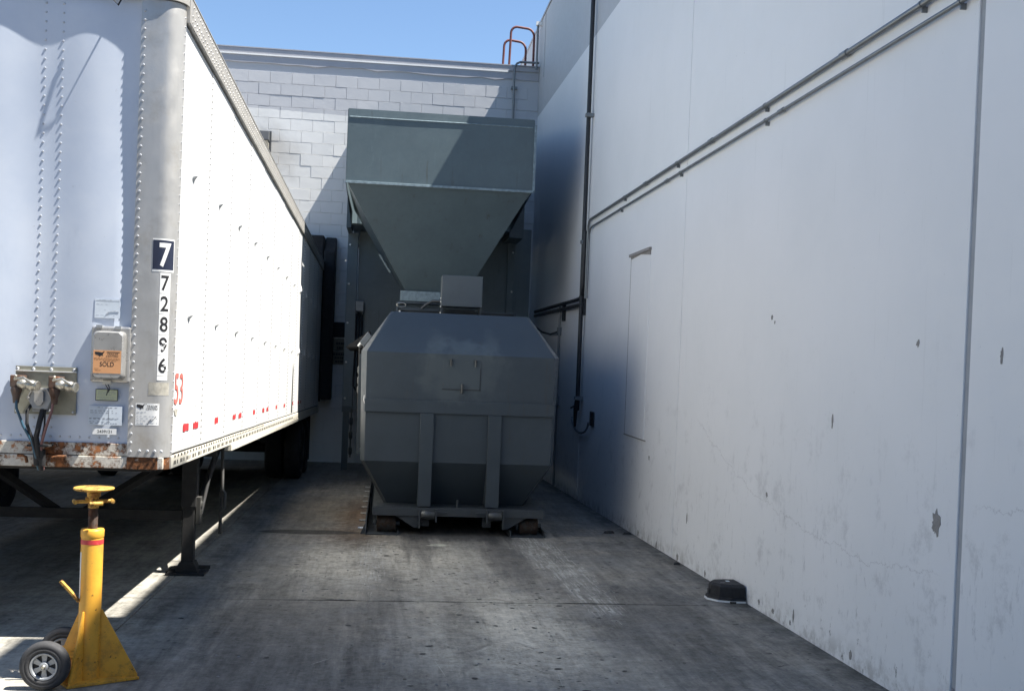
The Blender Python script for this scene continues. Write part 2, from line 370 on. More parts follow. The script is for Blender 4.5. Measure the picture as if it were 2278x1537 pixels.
def fin_yellow(t):
    n = t.noise(6, 6, .7); n2 = t.noise(30, 5, .7)
    c = t.mix(t.ramp(n, .3, .7), (.70, .34, .04), (.80, .42, .05)); c = t.mix(t.ramp(n, .56, .72, 0, .5), c, (.38, .21, .06))
    hz = t.xyz()[2]; c = t.mix(t.math('MULTIPLY', t.ramp(hz, -1.9, -1.45, .9, .1), t.ramp(t.noise(13, 6, .75), .44, .66, 0, .6)), c, (.20, .12, .045))
    c = t.mix(t.ramp(n2, .63, .67, 0, .85), c, (.10, .05, .02)); t.bump(n2, .1, .003)
    return t.end(c, .42, 0, .5)
M_YELLOW = fin_yellow(M_YELLOW)
M_YDIRTY = mat_rust('dirty_yellow_steel', (.62, .36, .07), .5, rust=(.20, .10, .03), scale=18)
M_RIM = simple('grey_cast_rim', (.33, .345, .36), .45, .4, .12, 20)
M_HOOP = simple('red_oxide_rail', (.15, .05, .045), .6, 0, .25, 8)
M_LAMP = simple('bronze_lamp_housing', (.085, .088, .09), .45, .3, .1, 5)
M_LENS = simple('dusty_lamp_lens', (.48, .45, .38), .25, 0, .2, 12)
M_WHITESTEEL = simple('bare_bright_bolt', (.85, .85, .82), .3, .4, .05, 5)
M_GALVBAR = simple('bright_sprayed_bar', (.21, .27, .295), .5, .2, .35, 18)
M_ROLLER = mat_rust('rusty_roller', (.04, .037, .033), .7, rust=(.034, .025, .019), scale=14)
M_WORNSTEEL = simple('worn_dark_steel', (.085, .09, .09), .4, .5, .35, 24, .3, 60, dirt=.6, dirtcol=(.05, .05, .045))
M_CHIP = simple('bare_concrete_chip', (.27, .255, .24), .9, 0, .25, 30, .4, 60)
M_SIGN = simple('shaded_cream_sign', (.17, .155, .11), .6, 0, .15, 6)  # cream darkened in its colour for the shade the notices hang in

# ---------------------------------------------------------------- ground
def build_ground():
    mb = MB()
    xs = [-120, -40, -12, -1.749, -1.738, XW+.25]; ys = [-60, -6, 8.857, 8.875, YB+.4]
    def zed(y): return ground(max(y, -6))
    for i in range(len(xs)-1):
        for j in range(len(ys)-1):
            x0, x1, y0, y1 = xs[i], xs[i+1], ys[j], ys[j+1]; gx = (i == 3); gy = (j == 2)
            if gx or gy:                                   # sawn joint: floor of the groove and its two sides
                d = .018
                P = [(x0, y0, zed(y0)-d), (x1, y0, zed(y0)-d), (x1, y1, zed(y1)-d), (x0, y1, zed(y1)-d)]; mb.quad(*P)
                Q = [(p[0], p[1], p[2]+d) for p in P]
                if gx and not gy: mb.quad(P[0], P[3], Q[3], Q[0]); mb.quad(P[1], P[2], Q[2], Q[1])
                if gy and not gx: mb.quad(P[0], P[1], Q[1], Q[0]); mb.quad(P[3], P[2], Q[2], Q[3])
            else:
                n = 6 if j in (1, 3) else 1
                for k in range(n):
                    a, b = lerp(y0, y1, k/n), lerp(y0, y1, (k+1)/n)
                    mb.quad((x0, a, zed(a)), (x1, a, zed(a)), (x1, b, zed(b)), (x0, b, zed(b)))
    mb.box(-1000, 1000, -900, -60, ground(-6)-1, ground(-6)); mb.box(-1000, -120, -60, 900, ground(-6)-6, ground(20))
    o = mb.build('ground', M_GROUND, kind='structure'); return o
build_ground()
M_DARK_YARD = simple('dark_yard_absorber', (.045, .044, .043), .9, 0, .25, 3, .3, 60)
MB().quad((-110, -55, ground(-6)+.170), (30, -55, ground(-6)+.170), (30, -6, ground(-6)+.004), (-110, -6, ground(-6)+.004)).build('unseen_dark_yard', M_DARK_YARD, kind='structure')  # unseen dark sheet added behind the camera to cut bounce light
# broken edges of the sawn joint
mb = MB()
for x0, x1, w in ((-.62, -.42, .010), (-.42, -.16, .030), (.0, .3, .014), (.42, .62, .012), (1.45, 2.05, .016)):
    n = 9; a = [(lerp(x0, x1, i/n), 8.866 + (w*(.25+random.random()) if 0 < i < n else .002), 0) for i in range(n+1)]
    b = [(lerp(x0, x1, i/n), 8.866 - (w*.4*(random.random()) if 0 < i < n else .002), 0) for i in range(n+1)]
    for i in range(n):
        mb.quad(*[(p[0], p[1], ground(p[1])+.004) for p in (b[i], b[i+1], a[i+1], a[i])])
mb.build('joint_spall', M_DARK, kind='structure')
MB().quad((-12, 8.8575, ground(8.861)-.012), (XW, 8.8575, ground(8.861)-.012), (XW, 8.8745, ground(8.871)-.012), (-12, 8.8745, ground(8.871)-.012)).build('joint_filler', M_DARK, kind='structure')

# ---------------------------------------------------------------- concrete wall on the right
PAR = 7.25
def concrete_wall():
    t = thing('concrete_wall', 'tall white tilt-up concrete wall with grey upper band along the alley', 'wall', (XW, 5.6, ground(5.6)))
    joints = [-6.05, -.23, 5.607, 11.44, 17.27, 23.10, 30.0]
    gaps = {5.607: .028, 11.44: .008, 17.27: .012}
    for a, b in zip(joints[:-1], joints[1:]):
        ga = gaps.get(a, .01); gb = gaps.get(b, .01)
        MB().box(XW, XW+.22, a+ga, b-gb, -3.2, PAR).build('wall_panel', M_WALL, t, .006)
    for a in joints[1:-1]:
        g = gaps.get(a, .01); MB().box(XW+.010, XW+.05, a-g-.002, a+g+.002, -3.1, PAR-.01).build('joint_sealant', M_SEAL, t)
    MB().box(XW+.22, XW+14, -6, 30, 5.6, 6.2).build('roof', M_FASCIA, t)
    MB().box(XW+.22, XW+14, -6.05, -5.85, -3.2, 6.2).build('end_wall', M_WALL, t)
    # blocked-up doorway: a flush patch with an open seam round it and broken lintel edge
    y0, y1, z0, z1 = 12.91, 13.95, -.92, 1.33
    m = MB(); m.box(XW-.006, XW+.02, y0, y1, z0, z1); p = m.build('filled_doorway', M_WALL, t, .003)
    m = MB(); m.box(XW-.0075, XW, y1, y1+.012, z0, z1); m.box(XW-.0075, XW, y0-.10, y1+.05, z0-.014, z0)
    m.box(XW-.030, XW, y0-.02, y1+.05, z1, z1+.035); m.prism([(y0, z1-.055), (y0+.5, z1-.01), (y1, z1-.03), (y1, z1), (y0, z1)], 'x', XW-.012, XW)
    m.build('door_seam', M_CHIP, p)
    # paint knocked off down to the concrete
    def chip(y, z, w, h, n=11, name='paint_chip'):
        m = MB(); pts = []
        n = n*2
        for k in range(n):
            a = 2*math.pi*k/n; r = .45 + .75*random.random() if k % 2 else .75+.35*random.random()
            pts.append((y + w*r*math.cos(a), z + h*r*math.sin(a)))
        m.prism(pts, 'x', XW-.0030, XW+.001); m.build(name, M_CHIP, t)
    chip(5.86, -.83, .05, .075, 13)
    for q_, (y, z, w, h) in enumerate(((8.65, .40, .035, .025), (8.58, .36, .02, .02), (6.16, .17, .03, .03), (5.27, .10, .02, .055), (7.35, -.36, .018, .07), (8.6, -1.02, .025, .03), (9.15, -1.72, .05, .085),
                       (8.68, -1.90, .03, .03), (8.35, -1.9, .04, .025), (7.92, -1.83, .018, .07), (7.98, -1.9, .02, .03), (7.13, -1.87, .09, .03), (6.9, -1.85, .03, .045), (10.2, -1.98, .03, .05), (11.2, -2.0, .05, .05),
                       (12.1, -2.03, .04, .06), (13.0, -2.04, .05, .05), (5.6, -1.72, .02, .06), (6.1, -1.45, .02, .03), (5.05, -1.8, .02, .05), (9.9, -1.66, .02, .05), (10.9, -1.55, .025, .07), (12.6, -1.1, .04, .04), (7.6, -1.25, .012, .03))):
        if q_ in (6, 11, 18, 20, 23, 24, 25): continue
        chip(y, z, w*.7, h*.75, 8)
    MB().box(XW-.02, XW+.26, -6.05, 30, PAR, PAR+.05).build('coping', M_FASCIA, t)
    MB().box(XW, XW+.24, 5.36, 6.14, PAR+.052, PAR+1.0).box(XW, XW+.24, 6.143, 6.9, PAR+.052, PAR+.40).build('added_shade_block', M_WALL, t)  # unseen rise added on the wall top to shade ground beside the jack
    MB().box(XW-.006, XW+.03, 23.2, 23.24, 5.9, PAR-.02).build('seam_strip', M_SEAL, t)
concrete_wall()

# ---------------------------------------------------------------- block wall at the end
def block_wall():
    t = thing('block_wall', 'painted concrete block wall with metal roof edge closing the alley', 'wall', (-2, YB, ground(YB)))
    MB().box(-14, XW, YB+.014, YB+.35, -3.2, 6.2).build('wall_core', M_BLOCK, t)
    variants = []
    for k in range(8):
        m = MB(); w, h = .2235, .1165
        j = lambda a: a + random.uniform(-.0035, .0035)
        f = [(j(-w), random.uniform(-.0015, .0015), j(-h)), (j(w), random.uniform(-.0015, .0015), j(-h)), (j(w), random.uniform(-.0015, .0015), j(h)), (j(-w), random.uniform(-.0015, .0015), j(h))]
        i = .006; b = [(x*(1+i/w), .016, z*(1+i/h)) for x, y, z in f]
        m.add(f+b, [(0, 1, 2, 3), (4, 5, 1, 0), (5, 6, 2, 1), (6, 7, 3, 2), (7, 4, 0, 3)])
        o = m.build('brick', M_BLOCK, None); me = o.data; bpy.data.objects.remove(o); variants.append(me)
    rest = MB(); rest_v = rest
    rows = 34; z = -2.44; r = 0
    while z + .243 < 5.99:
        zc = z + .1215; x = XW - .23 - (.2285 if r % 2 else 0)
        while x > -9.6:
            # part of the wall the trailer and the hopper leave in view
            left = -4.2 + max(0, (6.2-zc))*.62 if zc > 2.2 else -1.25
            right = 3.2 if zc > 4.7 else -.55
            me = random.choice(variants); y = YB + random.uniform(-.0015, .003)
            if left < x < right:
                o = bpy.data.objects.new('brick', me); COL.objects.link(o); o.parent = t
                o.location = (x - t.location.x, y - t.location.y, zc - t.location.z)
                o.rotation_euler = (random.uniform(-.0022, .0022), random.uniform(-.006, .006), random.uniform(-.0022, .0022))
            else:
                rest.add([(v.co.x+x, v.co.y+y, v.co.z+zc) for v in me.vertices], [tuple(p.vertices) for p in me.polygons])
            x -= .457
        z += .243; r += 1
    rest.build('brick_courses', M_BLOCK, t, kind='stuff')
    # smooth plastered beam, drip edge and fascia
    n = 40; ring = []
    m = MB(); lo = [(lerp(-9.6, XW-.01, i/n), 5.99 + random.uniform(-.03, .02)) for i in range(n+1)]
    m.prism(lo + [(XW-.01, 6.13), (-9.6, 6.13)], 'y', YB-.012, YB+.1); m.build('plaster_band', M_FASCIA, t)
    MB().box(-9.6, 2.40, YB-.03, YB+.2, 6.135, 6.165).build('drip_edge', M_FLASH, t)
    MB().box(-9.6, XW-.002, YB-.022, YB+.3, 6.168, 6.275).build('fascia', M_FASCIA, t, .006)
    MB().box(-9.6, XW-.002, YB-.032, YB+.32, 6.278, 6.30).build('roof_cap', M_FASCIA, t)
    MB().box(-14, XW, YB+.35, 40, 5.9, 6.1).build('roof', M_FASCIA, t)
block_wall()

# roof ladder rails above the block wall
t = thing('roof_ladder_rail', 'two red-brown hooped grab rails of a roof ladder over the block wall', 'ladder rail', (2.4, YB+.5, 6.28))
for x0, x1, dy, zt in ((2.30, 2.80, .35, 6.93), (2.42, 2.95, .15, 7.17)):
    pts = [(x0, YB+dy, 6.1), (x0+.02, YB+dy, zt-.14)]
    for k in range(1, 7): a = math.pi/2*k/6; pts.append((x0+.02+.13*(1-math.cos(a)), YB+dy, zt-.14+.14*math.sin(a)))
    for k in range(0, 7): a = math.pi/2*k/6; pts.append((x1-.16+.16*math.sin(a), YB+dy, zt-.02-.18*(1-math.cos(a))))
    pts.append((x1, YB+dy, 6.1)); MB().tube(pts, .026, 10).build('rail', M_HOOP, t)
    
# ---------------------------------------------------------------- pipes on the walls
def clamp_on_wall(t, y, z, r, vert=False):
    m = MB()
    if vert: m.box(XW-.13, XW, y-.05, y+.05, z-.025, z+.025); m.tube([(XW-.07, y, z-.03), (XW-.07, y, z+.03)], r+.016, 10)
    else:
        m.tube([(XW-.034, y-.012, z), (XW-.034, y+.012, z)], r+.004, 10); m.box(XW-.034, XW, y-.006, y+.006, z-r-.028, z-r+.006)
    m.build('clamp', M_PIPE, t)
def long_conduit(z, r, label, clamps, couplers, bend_y, grp):
    t = thing('conduit', label, 'conduit', (XW-.05, 5.6, z), grp); x = XW-.034
    pts = [(x, -3.0, z), (x, 4.0, z), (x, 10, z), (x, bend_y-.25, z), (x, bend_y-.1, z-.02), (x, bend_y-.02, z-.09), (x, bend_y, z-.22), (x, bend_y, .95)]
    MB().tube(pts, r, 10).build('tube', M_PIPE, t)
    for y in clamps: clamp_on_wall(t, y, z, r)
    for y in couplers: MB().tube([(x, y-.055, z), (x, y+.055, z)], r+.006, 10).build('coupling', M_PIPE, t)
long_conduit(2.155, .0205, 'thicker upper grey conduit sloping in view across the white wall', (6.23, 8.93, 11.74, 14.4), (7.33, 10.47, 13.2), 17.02, 'conduits along the white wall')
long_conduit(2.03, .0145, 'thinner lower grey conduit running just below its twin on the white wall', (5.78, 8.91, 11.59, 14.6), (8.54, 12.16), 16.90, 'conduits along the white wall')
t = thing('drain_pipe', 'black vertical pipe clamped down the white wall above a hose hook', 'pipe', (XW-.07, 17.16, -.6))
MB().tube([(XW-.07, 17.16, 7.2), (XW-.07, 17.16, -.60)], .034, 12).build('tube', M_DPIPE, t)
for z in (3.8, 1.83): clamp_on_wall(t, 17.1, z, .034, True)
clamp_on_wall(t, 17.1, -.60, .034, True)
MB().tube([(XW-.07, 17.16, -.6), (XW-.08, 17.17, -.78), (XW-.09, 17.19, -.8), (XW-.09, 17.2, -1.02), (XW-.09, 17.2, -1.06)], [.04, .05, .035, .024, .014], 10).build('nozzle', M_DPIPE, t)
MB().tube([(XW-.07, 17.16, -.70), (XW-.12, 17.45, -.77)], .014, 8).build('valve_lever', M_DPIPE, t)
t = thing('hose_hook', 'curved black metal hose hook fixed low on the white wall', 'hook', (XW, 16.4, -.9))
MB().box(XW-.03, XW, 16.05, 16.30, -.97, -.76).build('back_plate', M_DPIPE, t, .004)
pts = []
for k in range(13): a = math.pi*k/12*1.0; pts.append((XW-.05, 17.0+.72*math.cos(math.pi-a)*-1, -.93-.2*math.sin(a)))
MB().tube(pts, .016, 8).build('hook_arm', M_PIPE, t)
t = thing('strut_bracket', 'pair of dark channel brackets carrying the level conduits to the compactor', 'bracket', (XW, 18, .8))
for y, z0, z1 in ((19.15, .66, .99), (17.20, .70, 1.03)):
    MB().box(XW-.04, XW, y-.09, y+.09, z0, z1).build('channel', M_DPIPE, t, .004)
for z, lab in ((.955, 'upper of two level conduits leading from the black pipe to the compactor'), (.86, 'lower of two level conduits leading from the black pipe to the compactor')):
    o = thing('conduit', lab, 'conduit', (XW-.07, 20, z), 'conduits along the white wall')
    x = XW-.07; pts = [(x, 17.05, 2.0 if z > .9 else 1.9), (x, 17.06, z+.22), (x, 17.12, z+.07), (x, 17.3, z+.005), (x, 18, z), (x, 20, z), (x, 22.6, z-.01)]
    if z < .9: pts = [(x, 17.1, z), (x, 20, z), (x, 22.6, z)]
    MB().tube(pts, .030, 10).build('tube', M_DPIPE, o)
t = thing('cable_drop', 'thin dark conduit dropping to the ground behind the compactor with side cable', 'conduit', (XW-.03, 19.55, .9))
MB().tube([(XW-.03, 19.55, .93), (XW-.03, 19.55, .3), (XW-.03, 19.52, -2.25)], .019, 8).build('tube', M_PIPE, t)
MB().box(XW-.06, XW, 19.48, 19.62, .42, .56).build('junction_box', M_PIPE, t, .004)
MB().tube([(XW-.04, 19.5, .49), (XW-.06, 20.4, .45), (XW-.14, 21.0, .5), (XW-.25, 21.6, .66), (2.5, 21.8, .7)], .017, 8).build('side_cable', M_DPIPE, t)
MB().box(XW-.05, XW, 19.42, 19.56, -.82, -.66).build('pull_box', M_PIPE, t, .004)
t = thing('conduit', 'grey conduit bending over the roof edge beside the white wall corner', 'conduit', (2.53, YB-.05, 5), 'conduits on the block wall')
MB().tube([(2.55, YB-.06, 2.6), (2.53, YB-.06, 5.5), (2.52, YB-.115, 6.15), (2.53, YB-.115, 6.25), (2.57, YB-.115, 6.31), (2.64, YB-.115, 6.345), (3.05, YB-.115, 6.35)], .024, 10).build('tube', M_PIPE, t)
MB().box(2.47, 2.60, YB-.09, YB-.005, 5.77, 5.82).build('clamp', M_PIPE, t)
t = thing('corner_post', 'slim grey pipe standing up the wall corner above the roof edge', 'pipe', (2.99, YB-.14, 6.3))
MB().tube([(2.99, YB-.14, 6.2), (2.99, YB-.14, 7.16)], .024, 10).build('tube', M_PIPE, t); MB().box(2.95, XW, YB-.19, YB-.09, 7.14, 7.22).build('bracket', M_FLASH, t)

# wall lamp
t = thing('wall_lamp', 'dark boxy lamp on the block wall above the trailer roof', 'lamp', (-2.75, YB, 4.3))
MB().prism([(YB-.02, 4.53), (YB-.20, 4.53), (YB-.24, 4.35), (YB-.24, 4.33), (YB-.02, 4.33)], 'x', -2.99, -2.60).build('housing', M_LAMP, t, .008)
MB().prism([(YB-.02, 4.328), (YB-.22, 4.328), (YB-.08, 4.16), (YB-.02, 4.16)], 'x', -2.97, -2.62).build('lens', M_LENS, t, .01)
MB().box(-2.99, -2.57, YB-.022, YB-.008, 4.12, 4.56).build('back_plate', M_LAMP, t)
# dock seal and notices
t = thing('dock_seal', 'black foam dock seal pads on the block wall round the trailer rear', 'dock seal', (-2.67, YB, .6))
MB().prism([(YB, -1.06), (YB-.55, -1.02), (YB-.55, 2.05), (YB, 2.40)], 'x', -1.36, -1.12).build('side_pad', M_BLACK, t, .03)
MB().prism([(YB, -1.06), (YB-.55, -1.02), (YB-.55, 2.05), (YB, 2.40)], 'x', -4.23, -3.99).build('side_pad', M_BLACK, t, .03)
MB().box(-3.98, -1.365, YB-.50, YB, 1.75, 2.38).build('head_pad', M_BLACK, t, .03)
MB().box(-3.98, -1.365, YB-.02, YB-.005, -1.1, 1.7).build('dock_opening', M_DARK, t)
def notice(z0, z1, x0, x1, m, label, rows):
    t = thing('notice_board', label, 'sign', ((x0+x1)/2, YB, z0), 'notices on the block wall')
    MB().box(x0, x1, YB-.03, YB-.004, z0, z1).build('board', m, t, .003)
    k = MB()
    for i, (a, b, f) in enumerate(rows):
        zz = lerp(z1, z0, f); xx = lerp(x0, x1, a)
        while xx < lerp(x0, x1, b)-.02:
            w = random.uniform(.02, .05); k.box(xx, xx+w, YB-.033, YB-.031, zz-.022, zz+.022); xx += w+.012
    if rows: k.build('print', M_INK, t, kind='stuff')
notice(.28, .60, -1.13, -.83, M_DARK, 'dark brown notice at the top of the stack beside the compactor', [])
notice(.00, .25, -1.14, -.83, M_SIGN, 'shade-darkened cream notice in the middle of the stack beside the compactor', [(.25, .9, .42), (.3, .8, .78)])
notice(-.30, -.02, -1.15, -.84, M_SIGN, 'shade-darkened cream notice at the bottom of the stack beside the compactor', [(.1, .95, .22), (.2, .85, .5), (.25, .75, .78)])

# ---------------------------------------------------------------- hopper and chute over the compactor
def hopper():
    t = thing('feed_hopper', 'large grey steel feed hopper and chute against the block wall', 'hopper', (.85, 20, ground(20)))
    yf = 17.6; x0, x1, zt, zb = -.722, 2.217, 3.755, 2.645
    # open-topped bin: front sheet, side sheets that rise to the wall
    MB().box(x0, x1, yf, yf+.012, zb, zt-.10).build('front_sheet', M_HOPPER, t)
    MB().prism([(yf+.004, zt-.10), (yf+.012, zt+.03), (yf+.022, zt+.03), (yf+.014, zt-.10)], 'x', x0+.004, x1-.004).build('folded_lip', M_HOPPER, t)
    m = MB(); m.tube([(x0+.03, yf-.003, zt-.10), (.2, yf-.004, zt-.102), (1.2, yf-.003, zt-.098), (x1-.02, yf-.004, zt-.101)], .010, 8); m.build('weld_bead', M_GALVBAR, t)
    MB().box(x0-.01, x1+.01, yf-.03, yf, zb-.028, zb+.012).build('lower_flange', M_GALVBAR, t, .004)
    MB().box(x1, x1+.035, yf-.02, yf+.05, zb, zt-.06).build('edge_angle', M_GALVBAR, t, .003)
    for x in (x0, x1):
        m = MB(); m.prism([(yf+.013, zb), (20.5, zb-.3), (YB-.02, zb-.3), (YB-.02, 4.85), (20.5, 4.3), (yf+.013, zt+.02)], 'x', x-.006, x+.006); m.build('side_sheet', M_HOPPER, t)
    MB().box(x0+.01, x1-.01, 20.9, YB-.06, 2.34, 2.37).build('chute_floor', M_HOPPER, t)
    MB().box(x0+.01, x1-.01, YB-.05, YB-.03, 2.2, 4.8).build('back_sheet', M_HOPPER, t)
    # funnel
    top = [(x0+.03, yf+.03, zb-.02), (x1-.03, yf+.03, zb-.02), (x1-.03, 20.9, zb-.02), (x0+.03, 20.9, zb-.02)]
    bot = [(.28, 18.5, 1.03), (1.28, 18.5, 1.03), (1.28, 19.9, 1.03), (.28, 19.9, 1.03)]
    m = MB()
    for i in range(4): m.quad(top[i], top[(i+1) % 4], bot[(i+1) % 4], bot[i])
    m.build('funnel', M_HOPPER, t)
    MB().tube([(-.17, 18.60, 1.62), (.02, 18.62, 1.33)], .02, 8).build('grab_handle', M_GALVBAR, t)
    MB().box(.20, 1.36, 18.44, 19.95, .86, 1.026).build('funnel_throat', M_GALVBAR, t, .004)
    # boxed rear with tower columns standing on the ground
    MB().box(x0-.095, x0-.01, 20.9, 22.02, 2.29, zb+.25).build('rear_box', M_HOPPER, t)
    MB().box(x1+.015, 2.50, 20.9, 22.02, 2.25, zb+.25).build('rear_box', M_HOPPER, t)
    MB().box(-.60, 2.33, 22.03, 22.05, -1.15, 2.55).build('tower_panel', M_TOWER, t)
    MB().box(2.475, 2.80, 22.06, 22.08, -1.9, 2.55).build('tower_panel', M_TOWER, t)
    MB().box(-.82, -.62, 21.95, 22.20, -1.15, 2.30).build('column', M_TOWER, t, .006)
    MB().box(2.33, 2.47, 21.95, 22.20, -1.15, 2.26).build('column', M_TOWER, t, .006)
    for x in (-.80, 2.34): MB().box(x, x+.12, 22.0, 22.14, ground(22), -1.15).build('foot', M_HOPPER, t, .004)
    MB().box(-.82, -.60, 21.93, 21.95, -1.20, -1.08).build('foot_flange', M_HOPPER, t)
    for z in (2.07, 1.305, .547, -.22, -.926): 
        m = MB(); m.lathe((-.77, 21.95, z), (0, -1, 0), [(0, .022), (.012, .022), (.02, .014)], 8); m.build('bolt', M_WHITESTEEL, t)
    for z in (2.068, 1.29, .5):
        m = MB(); m.lathe((2.43, 21.95, z), (0, -1, 0), [(0, .022), (.012, .022), (.02, .014)], 8); m.build('bolt', M_WHITESTEEL, t)
    # control box with its cables
    b = MB().box(-.63, -.46, 21.80, 21.95, .77, .98).build('control_box', M_PIPE, t, .012)
    m = MB()
    for x, d in ((-.60, .0), (-.545, .02), (-.49, .04)): m.lathe((x, 21.87, .77), (0, 0, -1), [(0, .02), (.04, .02), (.05, .012)], 8)
    m.build('cable_gland', M_PIPE, b)
    MB().tube([(-.60, 21.87, .74), (-.60, 21.9, .2), (-.62, 21.9, -.7)], .017, 8).build('cable', M_BLACK, t)
    MB().tube([(-.545, 21.87, .74), (-.545, 21.8, .0), (-.53, 21.5, -.75), (-.48, 21.0, -.98), (-.40, 19.6, -.9), (-.37, 18, -.5), (-.36, 17, -.1), (-.30, 16.6, .2)], .02, 8).build('cable', M_BLACK, t)
    MB().tube([(-.49, 21.87, .74), (-.49, 21.9, .4), (-.50, 21.9, -.6), (-.54, 21.9, -.82), (-.60, 21.9, -.7)], .017, 8).build('cable', M_BLACK, t)
    m = MB()
    for k, z in enumerate((-1.28, -1.55, -1.85)): m.lathe((-.62, 21.6, z), (0, 0, -1), [(0, .02), (.03, .035), (.12, .035), (.15, .02)], 8)
    m.tube([(-.62, 21.6, -1.1), (-.62, 21.6, -2.05)], .014, 8); m.build('hose_fitting', M_WORNSTEEL, t)
hopper()

# ---------------------------------------------------------------- compactor container
def container():
    y0 = 12.83
    t = thing('compactor_container', 'grey steel octagonal roll-off compactor container in the shaded alley', 'compactor', (.88, y0, ground(y0)))
    def B(): return MB(y0)
    cx = .872
    # shell: chamfered body, hipped front
    def ring(y, wt, zt, ws, zs, wl, zl, wb, zb):
        return [(cx-wb, y, zb), (cx-wl, y, zl), (cx-ws, y, zs), (cx-wt, y, zt), (cx+wt, y, zt), (cx+ws, y, zs), (cx+wl, y, zl), (cx+wb, y, zb)]
    m = B(); L = 16.75; yt = 13.36; ybm = 13.2; ych = 12.96
    A = {'tl': (cx-.80, yt, .50), 'tr': (cx+.80, yt, .50), 'sl': (cx-1.09, y0, .005), 'sr': (cx+1.09, y0, .005), 'll': (cx-1.075, y0, -1.25), 'lr': (cx+1.075, y0, -1.25), 'bl': (cx-.80, ybm, -1.765), 'br': (cx+.80, ybm, -1.765)}
    C = {'tl': (cx-.83, yt+.02, .505), 'sl': (cx-1.155, ych, .01), 'll': (cx-1.125, ych, -1.25), 'bl': (cx-.84, ybm+.05, -1.765)}
    C.update({k[0]+'r': (2*cx-v[0], v[1], v[2]) for k, v in list(C.items())})
    m.quad(A['sl'], A['sr'], A['tr'], A['tl']); m.quad(A['ll'], A['lr'], A['sr'], A['sl']); m.quad(A['bl'], A['br'], A['lr'], A['ll'])
    for s_ in 'lr':
        m.quad(A['s'+s_], A['t'+s_], C['t'+s_], C['s'+s_]); m.quad(A['l'+s_], A['s'+s_], C['s'+s_], C['l'+s_]); m.quad(A['b'+s_], A['l'+s_], C['l'+s_], C['b'+s_])
        for a, b in (('b', 'l'), ('l', 's'), ('s', 't')):
            p, q = C[a+s_], C[b+s_]; m.quad(p, q, (q[0], L, q[2]), (p[0], L, p[2]))
    m.quad(A['tl'], A['tr'], C['tr'], C['tl']); m.quad(C['tl'], C['tr'], (C['tr'][0], L, .505), (C['tl'][0], L, .505))
    m.add([(C[k][0], L, C[k][2]) for k in ('bl', 'll', 'sl', 'tl', 'tr', 'sr', 'lr', 'br')], [tuple(range(8))])
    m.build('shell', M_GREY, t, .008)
    B().box(cx-1.095, cx+1.095, y0-.035, y0-.002, -.685, -.535).build('front_belt', M_GREY, t, .004)
    for x in (.42, 1.205):
        m = B(); m.box(x, x+.152, y0-.055, y0-.003, -1.756, -.688); m.box(x+.004, x+.148, y0-.003, ybm, -1.75, -1.26); m.build('front_post', M_GREY, t, .004)
    # side posts on the visible flank
    for y in (14.0, 15.2, 16.4): B().box(cx-1.20, cx-1.156, y, y+.10, -1.24, .0).build('side_post', M_GREY, t)
    # front hatch with its clips
    d = B().box(.66, 1.10, y0-.008, y0-.002, -.405, -.065).build('hatch', M_GREY, t, .002)
    m = B(); m.box(.655, 1.105, y0-.0095, y0-.0085, -.403, -.396); m.box(1.092, 1.098, y0-.0095, y0-.0085, -.405, -.15); m.build('hatch_seam', M_DARK, d)
    for x in (.752, 1.036):
        m = B(); m.tube([(x, y0-.03, -.13), (x, y0-.03, -.055)], .013, 8); m.box(x-.02, x+.006, y0-.03, y0-.006, -.07, -.05); m.build('hinge', M_WORNSTEEL, d)
    m = B(); m.tube([(.886, y0-.035, -.44), (.886, y0-.035, -.335)], .014, 8); m.box(.865, .900, y0-.03, y0-.006, -.44, -.41); m.build('latch', M_WORNSTEEL, d)
    # base platform
    B().box(-.09, 1.90, y0-.05, 16.9, -1.775, -1.766).build('base_plate', M_BELLY, t)
    B().box(-.09, 1.90, y0-.055, y0+.03, -1.868, -1.777).build('front_beam', M_BELLY, t, .005)
    for x in (-.088, 1.83): B().box(x, x+.068, y0+.032, 16.9, -1.86, -1.777).build('side_beam', M_BELLY, t, .004)
    for x in (.47, 1.19): B().box(x, x+.10, y0+.10, 16.9, -2.0, -1.78).build('runner', M_BELLY, t)
    m = B(); m.tube([(.885, y0+.02, -1.765), (.885, y0+.02, -1.68)], .014, 8); m.build('peg', M_BELLY, t)
    for sgn, xi in ((1, .44), (-1, 1.425)):
        m = B(); m.prism([(xi-sgn*.27, -1.869), (xi, -1.869), (xi, -2.005), (xi-sgn*.05, -2.005)], 'y', y0-.02, y0+.10); m.build('gusset', M_BELLY, t, .003)
        m = B(); m.prism([(xi-sgn*.17, -1.869), (xi, -1.869), (xi, -1.965)], 'y', y0-.028, y0-.021); m.build('stiffener', M_BELLY, t)
        m = B(); a, b = (xi, xi+.018*sgn); m.box(min(a, b), max(a, b), y0-.11, y0+.08, -2.0, -1.78); m.build('roller_bracket', M_BELLY, t, .003)
        a, b = xi+.19*sgn, xi+.208*sgn; m = B(); m.box(min(a, b), max(a, b), y0-.11, y0+.08, -1.93, -1.78); m.prism([(b, -1.805), (b+.12*sgn, -1.815), (b+.12*sgn, -1.822), (b, -1.84)], 'y', y0-.075, y0-.055); m.build('roller_bracket', M_BELLY, t, .003)
        c = xi+.022*sgn; m = B(); m.lathe((c, y0-.06, -1.85), (sgn, 0, 0), [(0, .05), (.004, .056), (.16, .056), (.164, .05)], 20); m.build('hook_roller', M_WORNSTEEL, t)
